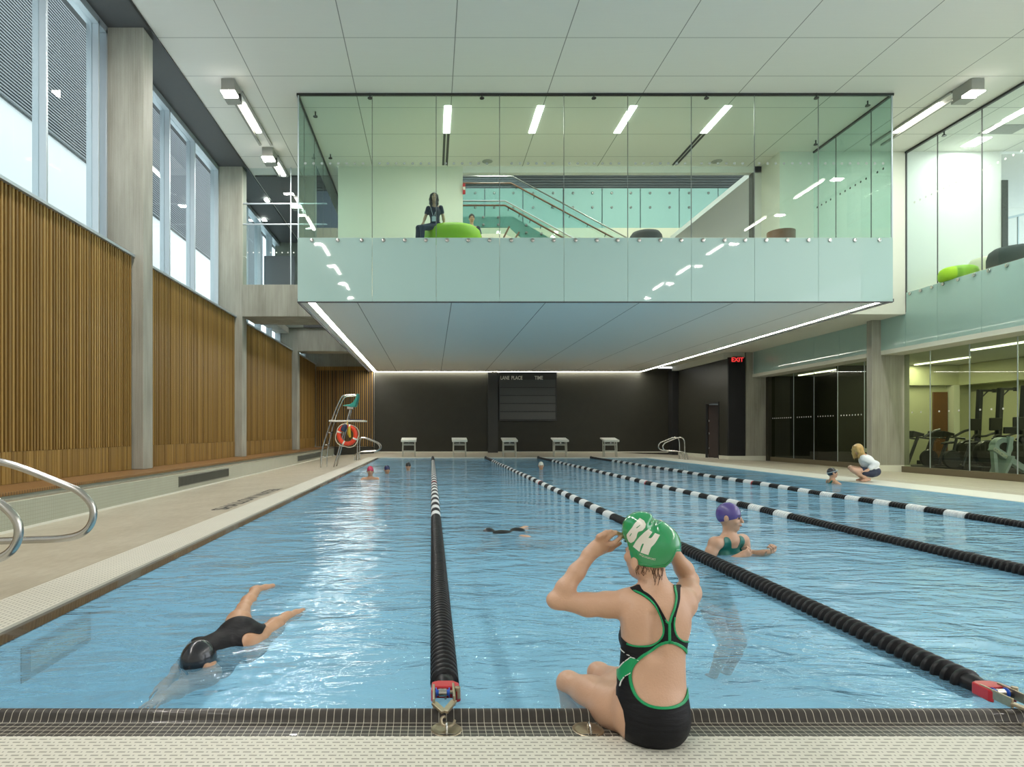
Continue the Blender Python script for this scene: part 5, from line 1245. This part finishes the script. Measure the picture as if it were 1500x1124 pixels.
cv, cf = clip_mesh(CV, CQ, fedge/100, 0.0, CN); cap_o = np_obj('swim_cap', cv, cf, M['capgreen'], root); sm = cap_o.modifiers.new('thickness', 'SOLIDIFY'); sm.thickness = .003; sm.offset = -1
garment('cap_rim', CV, CQ, CN, np.where((rel@np.array(fz) < .03), 1.6-np.abs(edge-1.6-cpy), -1)/100, .0022, M['capgreen'], cap_o, .003)
# printed letters pressed onto the cap
from mathutils.bvhtree import BVHTree
tri = np.concatenate([CQ[:, [0, 1, 2]], CQ[:, [0, 2, 3]]]); bvh = BVHTree.FromPolygons([Vector(v) for v in CV], tri.tolist())
def press(polys, name, off=.0016, m=None, sub=2):
    """polys in picture units of the cap's back; each is filled, refined and laid on the cap"""
    bm = bmesh.new()
    for (outer, holes) in polys:
        es = []
        for ring in [outer]+holes:
            vs = [bm.verts.new((x, y, 0)) for x, y in ring]; es += [bm.edges.new((vs[i], vs[(i+1) % len(vs)])) for i in range(len(vs))]
        bmesh.ops.triangle_fill(bm, edges=es, use_beauty=True)
    for _ in range(sub): bmesh.ops.subdivide_edges(bm, edges=[e for e in bm.edges if e.calc_length() > 2.0], cuts=1, use_grid_fill=False); bmesh.ops.triangulate(bm, faces=bm.faces)
    bad = []
    for v in bm.verts:
        o = Vector((0, 0, CZ)); d = (P(v.co.x, v.co.y, 2.4)-o).normalized(); hit, nn, _, _ = bvh.ray_cast(o, d)
        if hit is None: bad.append(v); continue
        v.co = hit-d*off
    bmesh.ops.delete(bm, geom=bad, context='VERTS'); me = bpy.data.meshes.new(name); bmesh.ops.recalc_face_normals(bm, faces=bm.faces); bm.to_mesh(me); bm.free(); me.materials.append(m or M['capwhite']); me.shade_smooth()
    o = bpy.data.objects.new(name, me); COL.objects.link(o); o.parent = cap_o; o.location = -Vector(cap_o.matrix_basis.translation)-Vector(root.location) if False else (0, 0, 0)
    o.location = -(Vector(root.location)+Vector(cap_o.location)); return o
z8 = lambda pts: [(870+x/8.03, 740+y/8.03) for x, y in pts]
B_ = z8([(540, 152), (590, 185), (612, 225), (605, 262), (572, 300), (520, 318), (508, 345), (500, 385), (470, 430), (435, 448), (408, 432), (388, 385), (384, 350), (420, 300), (452, 262), (480, 215)])
Bh1 = z8([(545, 232), (545, 242), (505, 275), (497, 268)]); Bh2 = z8([(440, 330), (446, 336), (424, 372), (416, 366)])
H_ = z8([(640, 285), (688, 320), (655, 365), (640, 388), (668, 392), (690, 372), (718, 330), (778, 352), (745, 410), (712, 460), (672, 500), (640, 590), (548, 560), (575, 492), (588, 456), (570, 455), (552, 490), (536, 552), (458, 490), (492, 430), (540, 372), (595, 320)])
press([(B_, [Bh1, Bh2])], 'cap_letter'); press([(H_, [])], 'cap_letter')
vs, fs = text_mesh('AQUASPORT', 1.0, extrude=0); wm = max(v.x for v in vs); bm = bmesh.new(); bv = [bm.verts.new((0, 0, 0)) for _ in vs]
for a_, v in zip(bv, vs):
    tt = v.x/wm; x = 936.5+tt*24; y = 813.2+tt*8.5-math.sin(math.pi*tt)*-1.2-v.y*4.2
    o_ = Vector((0, 0, CZ)); d = (P(x, y, 2.4)-o_).normalized(); hit = bvh.ray_cast(o_, d)[0]; a_.co = (hit if hit else P(x, y, 2.4))-d*.0018
for f_ in fs:
    try: bm.faces.new([bv[i] for i in f_])
    except ValueError: pass
me = bpy.data.meshes.new('cap_small_print'); bm.to_mesh(me); bm.free(); me.materials.append(M['capwhite']); o = bpy.data.objects.new('cap_small_print', me); COL.objects.link(o); o.parent = cap_o; o.location = -(Vector(root.location)+Vector(cap_o.location))
# goggle strap held by the fingers, wet hair on the neck
b = MB(); b.tube([G(914, 785, 2.56), G(917, 789, 2.54), G(919, 795, 2.53)], .004, 8, smooth=1); b.build('goggle_strap', M['goggle'], root, smooth=True)
random.seed(3); bvb = BVHTree.FromPolygons([Vector(v) for v in V], np.concatenate([Q[:, [0, 1, 2]], Q[:, [0, 2, 3]]]).tolist()); b = MB()
for k in range(26):
    x = random.uniform(932, 978); L = random.uniform(6, 15) if not 958 < x < 970 else random.uniform(14, 30); pts = []; dx = random.uniform(-.4, .4)
    for t in range(6):
        xx = x+dx*t+1.2*math.sin(t*1.3+k); yy = 829+L*t/5; o_ = Vector((0, 0, CZ)); d = (P(xx, yy, 2.4)-o_).normalized(); hit = bvb.ray_cast(o_, d)[0]
        if hit: pts.append(hit-d*.0008)
    if len(pts) > 2: b.tube(pts, .0011, 5)
b.build('wet_hair', M['hairbrown'], root)

# ---------------------------------------------------------------- 2. swimmer gliding near the left corner
c0 = P(325, 945, 3.4)
def W_(x, y, z): Y = (CZ-z)*FPX/(y-CY); return P(x, y, Y)
J = dict(hc=W_(290, 972, .0), hf=(-.62, -.72, -.25), hu=(-.15, -.15, 1), sL=W_(308, 988, -.05), sR=W_(290, 950, -.05), ch=W_(312, 960, -.06), pe=W_(350, 938, -.03),
         eL=W_(270, 1006, -.09), wL=W_(240, 1022, -.06), eR=W_(268, 975, -.12), wR=W_(246, 1000, -.12), hL=W_(362, 948, -.03), hR=W_(345, 925, -.03),
         kL=W_(394, 926, -.02), aL=W_(422, 903, .0), kR=W_(358, 893, -.03), aR=W_(376, 864, .01), front=(0, 0, -1), pnL=(0, 0, -1), pnR=(0, 0, -1), tL=(.4, .9, .1), tR=(.5, .8, .1), curlL=.15, curlR=.15)
rt, V2, Q2, N2, A2 = person('person swimming near the lower left corner in a dark cap', J, .93, .009, M['skin2'], W_(325, 945, -.1), limbk=.03)
R = region([('e', J['ch'], (.20, .14, .17), A2), ('e', J['pe'], (.185, .15, .13), A2), ('c', J['ch'], J['pe'], .16)]); x = -R.sd(V2); garment('swimsuit', V2, Q2, N2, x, .004, M['suitblack'], rt)
swim_cap(J['hc'], J['hf'], J['hu'], .93, .008, M['capblack'], rt); face_bits(J['hc'], J['hf'], J['hu'], .93, rt)

# ---------------------------------------------------------------- 3. swimmer under water in the second lane
D = -.07
J = dict(hc=W_(716, 787, D), hf=(-.95, -.2, -.2), hu=(-.1, 0, 1), sL=W_(727, 797, D), sR=W_(728, 784, D), ch=W_(735, 789, D), pe=W_(757, 788, D-.02), eL=W_(708, 803, D), wL=W_(697, 808, D+.04), eR=W_(706, 780, D), wR=W_(690, 778, D+.04),
         hL=W_(765, 794, D), hR=W_(764, 782, D), kL=W_(786, 797, D), aL=W_(815, 797, D), kR=W_(780, 777, D), aR=W_(800, 774, D), front=(0, 0, -1), tL=(1, 0, 0), tR=(1, .1, 0), curlL=.1, curlR=.1)
rt, V2, Q2, N2, A2 = person('person swimming face down under the water in the second lane, dark swimsuit', J, .9, .011, M['skin2'], W_(740, 790, D), limbk=.03)
R = region([('c', J['ch'], J['pe'], .17)]); garment('swimsuit', V2, Q2, N2, -R.sd(V2), .004, M['suitblack'], rt); swim_cap(J['hc'], J['hf'], J['hu'], .9, .01, M['capblack'], rt)

# ---------------------------------------------------------------- 4-7,9. swimmers upright in the water
def treading(label, px, ytop, ychin, fw, capm, s, skin, arms=None, suit=None, zsh=None, goggles=False, h=.012, suitprims=True):
    """head spans ytop..ychin in the photo, at the depth where a head of that size stands"""
    Y = .245*s*FPX/(ychin-ytop); z = CZ-((ytop+ychin)/2-CY)/FPX*Y; return Y, z
def upright(label, px, Y, zc, fw, capm, s, skin, arms, suit, h=.012, goggles=False, hf=None, lean=0):
    X = (px-CX)/FPX*Y; c = Vector((X, Y, zc)); f = Vector((fw[0], fw[1], 0)).normalized(); lt = f.cross(Vector((0, 0, 1))); u = Vector((0, 0, 1))
    ch = c-u*.33*s-f*.01-f*lean; pe = ch-u*.36*s-f*.05-f*lean
    J = dict(hc=c, hf=Vector(hf) if hf else f+Vector((0, 0, fw[2] if len(fw) > 2 else 0)), hu=(0, 0, 1), sL=c-u*.215*s-lt*.165*s, sR=c-u*.215*s+lt*.165*s, ch=ch, pe=pe, front=f)
    for S, sg in (('L', -1), ('R', 1)):
        a = arms[S]; J['e'+S] = J['s'+S]+(lt*sg*a[0][0]+f*a[0][1]+u*a[0][2])*s; J['w'+S] = J['e'+S]+(lt*sg*a[1][0]+f*a[1][1]+u*a[1][2])*s
        J['h'+S] = pe-u*.04*s+lt*sg*.085*s; J['k'+S] = J['h'+S]-u*.33*s+f*.2*s; J['a'+S] = J['k'+S]-u*.36*s-f*.15*s; J['t'+S] = f-u*.5; J['th'+S] = sg; J['pn'+S] = f*-1 if len(a) > 2 else (0, 0, -1)
        if len(a) > 2: J['curl'+S] = a[2]
    rt, V2, Q2, N2, A2 = person(label, J, s, h, skin, (X, Y, 0.0))
    if suit:
        R = region([('e', ch-u*.04*s, (.20*s, .16*s, .15*s), A2), ('c', ch-u*.05*s, pe, .17*s)]+[('c', J['s'+S].lerp(c-u*.215*s, .45)+f*.06*s+u*.04, ch+lt*sg*.07*s+f*.08*s, .030*s, .06*s, .01) for S, sg in (('L', -1), ('R', 1))]
                   +[('c', J['s'+S].lerp(c-u*.215*s, .45)-f*.05*s+u*.03, ch-f*.1*s-u*.02, .026*s, .03*s, .01) for S, sg in (('L', -1), ('R', 1))])
        garment('swimsuit', V2, Q2, N2, -R.sd(V2), .004, suit, rt)
    if capm: swim_cap(c, J['hf'], (0, 0, 1), s, max(.007, h*.8), capm, rt)
    face_bits(c, J['hf'], (0, 0, 1), s, rt)
    if goggles:
        r, ff, uu = frame(J['hf'], (0, 0, 1)); b = MB(); b.tube([c+r*math.sin(t)*.083*s+ff*(math.cos(t)*.103-.008)*s+uu*(.03+.02*math.cos(t))*s for t in [2*math.pi*k/24 for k in range(24)]], .006, 6, closed=True)
        for sg in (-1, 1): b.lathe([(.018*s, 0), (.022*s, .012), (.02*s, .018)], 12, Matrix.Translation(c+r*sg*.032*s+ff*.085*s+uu*.045*s) @ Matrix((r, ff, uu)).transposed().to_4x4() @ Matrix.Rotation(-math.pi/2, 4, 'X'))
        b.build('goggles', M['goggle'], rt, smooth=True)
    return rt
A_down = dict(L=((.10, .05, -.26), (.05, .2, -.10)), R=((.10, .05, -.26), (.05, .2, -.10)))
# standing swimmer in green, fists in front of her, running through the water towards the right
def WL(py, z): return (CZ-z)*FPX/(py-CY)
Yg = 5.85
upright('woman in a dark green swimsuit and purple cap running waist deep through the water', 1068, Yg, CZ-(757-CY)/FPX*Yg, (.42, -.9, 0), M['cappurple'], 1.12, M['skin'],
        dict(R=((.13, -.02, -.23), (-.25, .15, .13), .9), L=((.03, .02, -.13), (-.02, .19, .06), 1.3)), M['suitteal'], h=.008, hf=(.8, -.6, -.05), lean=.06)
Yp = WL(690, .21)
upright('girl in a pink cap in the far left water, bare arm beside her', 542.5, Yp, .21, (.1, -1), M['cappink'], 1.0, M['skin2'], dict(L=((.08, .05, -.20), (.02, .12, -.12)), R=((.14, .1, -.10), (.14, .05, -.14))), None)
Yp = WL(688, .12)
upright('navy capped swimmer, only the head above water, between the pink and black caps', 567, Yp, .12, (.5, -.9), M['capnavy'], 1.0, M['skin2'], A_down, M['suitblack'])
Yp = WL(683, .135)
upright('black capped swimmer at the far left, nearest the first lane rope', 598, Yp, .135, (.1, -1), M['capblack'], 1.0, M['skin2'], dict(L=((.22, .1, -.06), (.12, .2, -.02)), R=((.22, .1, -.06), (.12, .2, -.02))), M['suitblack'])
Yp = WL(682, .13)
upright('white capped swimmer, only the head above water, in the third lane', 792.5, Yp, .13, (.0, -1), M['capw'], 1.0, M['skin2'], A_down, M['suitblack'])
Yp = WL(693, .235)
upright('swimmer in black cap and goggles by the right edge, facing the crouching woman', 1219, Yp, .235, (.95, -.15, .12), M['capblack'], 1.0, M['skin2'], dict(L=((.14, .16, -.14), (.06, .2, -.04)), R=((.14, .16, -.14), (.06, .2, -.04))), M['suitteal'], goggles=True)

# ---------------------------------------------------------------- blond woman crouching on the right edge
Yb = 14.1; kx = Yb/FPX
def B(x, y, dY=0): return P(x, y, Yb+dY)
zg = DZ
J = dict(hc=B(1257, 659, -.02), hf=(-.72, -.25, -.55), hu=(-.42, -.05, .9), sL=B(1265, 671, -.15), sR=B(1268, 670, .17), ch=B(1269.5, 676), pe=B(1279, 691), eL=B(1283, 680, -.22), eR=B(1280, 682, .25), wL=B(1270, 689.5, -.20), wR=B(1266, 690, .12),
         hL=B(1277, 693, -.09), hR=B(1277, 692, .09), kL=B(1248.5, 688, -.14), kR=B(1246, 685.5, .12), aL=B(1271.5, 702, -.10), aR=B(1265, 701.5, .10), front=(-.75, 0, -.6), tL=(-1, -.15, -.02), tR=(-1, -.1, -.02), hdL=(-1, .3, -.2), hdR=(-1, -.2, -.2), pnL=(0, .4, -1), pnR=(0, -.4, -1), curlL=.5, curlR=.5)
J['aL'].z = J['aR'].z = zg+.055
rt, V2, Q2, N2, A2 = person('blond woman in a white shirt and black shorts crouching on the right pool edge', J, 1.0, .010, M['skin'], (B(1272, 705).x, Yb, zg))
R = region([('e', J['ch'], (.19, .15, .19), A2), ('c', J['ch'], J['ch'].lerp(J['pe'], .75), .15), ('c', J['sL'], J['eL'].lerp(J['wL'], .55), .08), ('c', J['sR'], J['eR'].lerp(J['wR'], .55), .08)])
FF = Field(.011); FF.ell(J['ch'], (.175, .128, .17), A2, k=.06); FF.cap(J['ch'], J['ch'].lerp(J['pe'], .8), .13, .15, k=.05)
for S in 'LR':
    FF.cap(J['s'+S], J['e'+S], .072, .066, k=.03); FF.cap(J['e'+S], J['e'+S].lerp(J['w'+S], .6), .066, .055, k=.03)
SV, SQ = FF.mesh(); np_obj('white_shirt', SV, SQ, M['whitecloth'], rt)
FF = Field(.011); FF.ell(J['pe'], (.178, .135, .125), A2, k=.05); 
for S in 'LR': FF.cap(J['h'+S], J['h'+S].lerp(J['k'+S], .45), .105, .098, k=.03)
SV, SQ = FF.mesh(); np_obj('black_shorts', SV, SQ, M['navy'], rt)
c = J['hc']; r, f_, u = frame(J['hf'], J['hu']); FF = Field(.008)
FF.ell(c+u*.025-f_*.02, (.096, .112, .108), (r, f_, u), k=.03)
for t in (-1, -.6, 0, .6, 1): FF.chain([c+r*.07*t+u*.03-f_*.05*(1-abs(t)), c+r*.095*t-Vector((0, 0, .08))+f_*.0-f_*.05*(1-abs(t)), c+r*.10*t-Vector((0, 0, .17))-f_*.01], [.05, .045, .022], k=.03)
for sg in (-1, 1): FF.chain([c+u*.10+f_*.03+r*.03*sg, c+f_*.075+r*.06*sg, c+f_*.06+r*.07*sg-Vector((0, 0, .15))], [.03, .03, .012], k=.03)
SV, SQ = FF.mesh(); hr = np_obj('long_blond_hair', SV, SQ, M['hairblond'], rt)
b = MB(); random.seed(5)
for k in range(60):
    a = random.uniform(-1, 1); st = c+r*.085*a+u*(.11-.05*a*a)+f_*random.uniform(-.06, .08); mid = c+r*.112*a+f_*random.uniform(-.08, .10)*(.6+.4*abs(a)); en = mid-Vector((random.uniform(-.02, .03), 0, random.uniform(.10, .20)))
    b.tube([st, mid+(st-mid)*.4+r*.02*a, mid, en], [.007, .008, .007, .003], 5, smooth=1)
b.build('hair_strands', M['hairblond'], hr)

# ---------------------------------------------------------------- woman and man in the gallery
Yw = 16.45
def Wm(x, y, dY=0): return P(x, y, Yw+dY)
J = dict(hc=Wm(636, 288.5), hf=(.12, -1, .03), hu=(.05, 0, 1), sL=Wm(645.5, 304.5), sR=Wm(627.5, 305.5), ch=Wm(636.5, 311), pe=Wm(637.5, 329, .05), eL=Wm(649, 317, .02), wL=Wm(651, 330, .06), eR=Wm(623, 318, -.02), wR=Wm(620, 327, -.12),
         hL=Wm(641, 332, .03), hR=Wm(633, 332, .0), kL=Wm(619, 333, -.30), kR=Wm(613, 334, -.22), aL=Wm(618, 358, -.34), aR=Wm(611, 358, -.20), front=(-.25, -1, 0), tL=(-.3, -1, 0), tR=(-.4, -1, 0), hdL=(.1, .1, -1), hdR=(-.3, -.5, -.5), pnL=(0, -1, 0), pnR=(0, 0, -1), thL=-1, thR=1)
J['aL'].z = J['aR'].z = 6.07
rt, V2, Q2, N2, A2 = person('woman with long dark hair sitting on the lime pouf in the gallery', J, 1.0, .010, M['skin'], (Wm(636, 0).x, Yw, 6.0))
FF = Field(.011); FF.ell(J['ch'], (.165, .118, .165), A2, k=.05); FF.cap(J['ch'], J['pe'], .12, .13, k=.05)
for S in 'LR': FF.cap(J['s'+S], J['s'+S].lerp(J['e'+S], .55), .068, .060, k=.03)
for S in (-1, 1): FF.ell(J['ch']+A2[0]*S*.068+A2[1]*.075, (.065, .058, .065), A2, k=.04)
FF.ell(J['ch']+Vector((0, -.10, .19)), (.06, .09, .09), k=.02, sub=True)
SV, SQ = FF.mesh(); np_obj('navy_top', SV, SQ, M['navy'], rt)
FF = Field(.011); FF.ell(J['pe']-Vector((0, 0, .02)), (.172, .125, .12), A2, k=.05)
for S in 'LR': FF.chain([J['h'+S], J['k'+S], J['a'+S]+Vector((0, 0, .05))], [.100, .068, .055], k=.03)
SV, SQ = FF.mesh(); np_obj('dark_trousers', SV, SQ, M['denim'], rt)
c = J['hc']; r, f_, u = frame(J['hf'], J['hu']); FF = Field(.008); FF.ell(c+u*.03-f_*.018, (.090, .100, .102), (r, f_, u), k=.02)
for sg in (-1, 1): FF.chain([c+r*.07*sg+u*.04-f_*.02, c+r*.088*sg-u*.07-f_*.02, c+r*.085*sg-u*.19+f_*.02, c+r*.07*sg-u*.30+f_*.05], [.045, .042, .038, .02], k=.03)
FF.chain([c-f_*.05, c-f_*.09-u*.16, c-f_*.09-u*.28], [.07, .07, .04], k=.03); FF.ell(c+f_*.10-u*.02, (.060, .06, .078), (r, f_, u), k=.015, sub=True)
SV, SQ = FF.mesh(); np_obj('long_dark_hair', SV, SQ, M['hairdark'], rt); face_bits(c, J['hf'], J['hu'], 1.0, rt)
b = MB(); q = Wm(636, 320, -.17); b.tube([Wm(631, 304, -.08), Wm(633, 312, -.15), q, Wm(637.5, 312, -.15), Wm(640, 304, -.08)], .006, 6, smooth=1); b.build('lanyard', M['paper'], rt)
MB().box(q.x-.06, q.x+.06, q.y-.012, q.y-.004, q.z-.08, q.z+.05).build('badge', M['paper'], rt, bevel=.004)
Ym = 18.05
def Mn(x, y, dY=0): return P(x, y, Ym+dY)
J = dict(hc=Mn(691, 320.0), hf=(.03, -1, 0), hu=(0, 0, 1), sL=Mn(700, 334.5), sR=Mn(682, 334.5), ch=Mn(691, 342), pe=Mn(691, 359, .1), eL=Mn(704, 347), wL=Mn(700, 356, -.2), eR=Mn(678, 347), wR=Mn(682, 356, -.2),
         hL=Mn(695, 361), hR=Mn(687, 361), kL=Mn(697, 361, -.42), kR=Mn(685, 361, -.42), aL=Mn(697, 380, -.42), aR=Mn(685, 380, -.42), front=(0, -1, 0), tL=(0, -1, 0), tR=(0, -1, 0))
J['aL'].z = J['aR'].z = 6.07
rt, V2, Q2, N2, A2 = person('man with glasses and short black hair sitting behind the lime pouf in the gallery', J, 1.0, .011, M['skin2'], (Mn(691, 0).x, Ym, 6.0), female=False)
FF = Field(.012); FF.ell(J['ch'], (.175, .12, .17), A2, k=.05); FF.cap(J['ch'], J['pe'], .13, .13, k=.05)
for S in 'LR': FF.cap(J['s'+S], J['s'+S].lerp(J['e'+S], .6), .070, .062, k=.03)
SV, SQ = FF.mesh(); np_obj('black_shirt', SV, SQ, M['navy'], rt)
FF = Field(.012); FF.ell(J['pe'], (.172, .125, .12), A2, k=.05)
for S in 'LR': FF.chain([J['h'+S], J['k'+S], J['a'+S]+Vector((0, 0, .05))], [.100, .072, .058], k=.03)
SV, SQ = FF.mesh(); np_obj('dark_trousers', SV, SQ, M['denim'], rt)
c = J['hc']; r, f_, u = frame(J['hf'], J['hu']); FF = Field(.007); FF.ell(c+u*.035-f_*.015, (.090, .108, .106), (r, f_, u), k=.02); FF.ell(c+f_*.085-u*.045, (.085, .075, .095), (r, f_, u), k=.015, sub=True); FF.ell(c-u*.10+f_*.02, (.2, .2, .08), k=.01, sub=True)
SV, SQ = FF.mesh(); np_obj('short_black_hair', SV, SQ, M['hairdark'], rt); face_bits(c, J['hf'], J['hu'], 1.0, rt)
b = MB()
for sg in (-1, 1): b.tube([c+r*(sg*.033+.024*math.cos(t))+f_*.104+u*(.0+.016*math.sin(t)) for t in [2*math.pi*k/12 for k in range(12)]], .0025, 5, closed=True); b.tube([c+r*sg*.058+f_*.10, c+r*sg*.084-f_*.0], .0025, 5)
b.build('glasses', M['blackmetal'], rt)
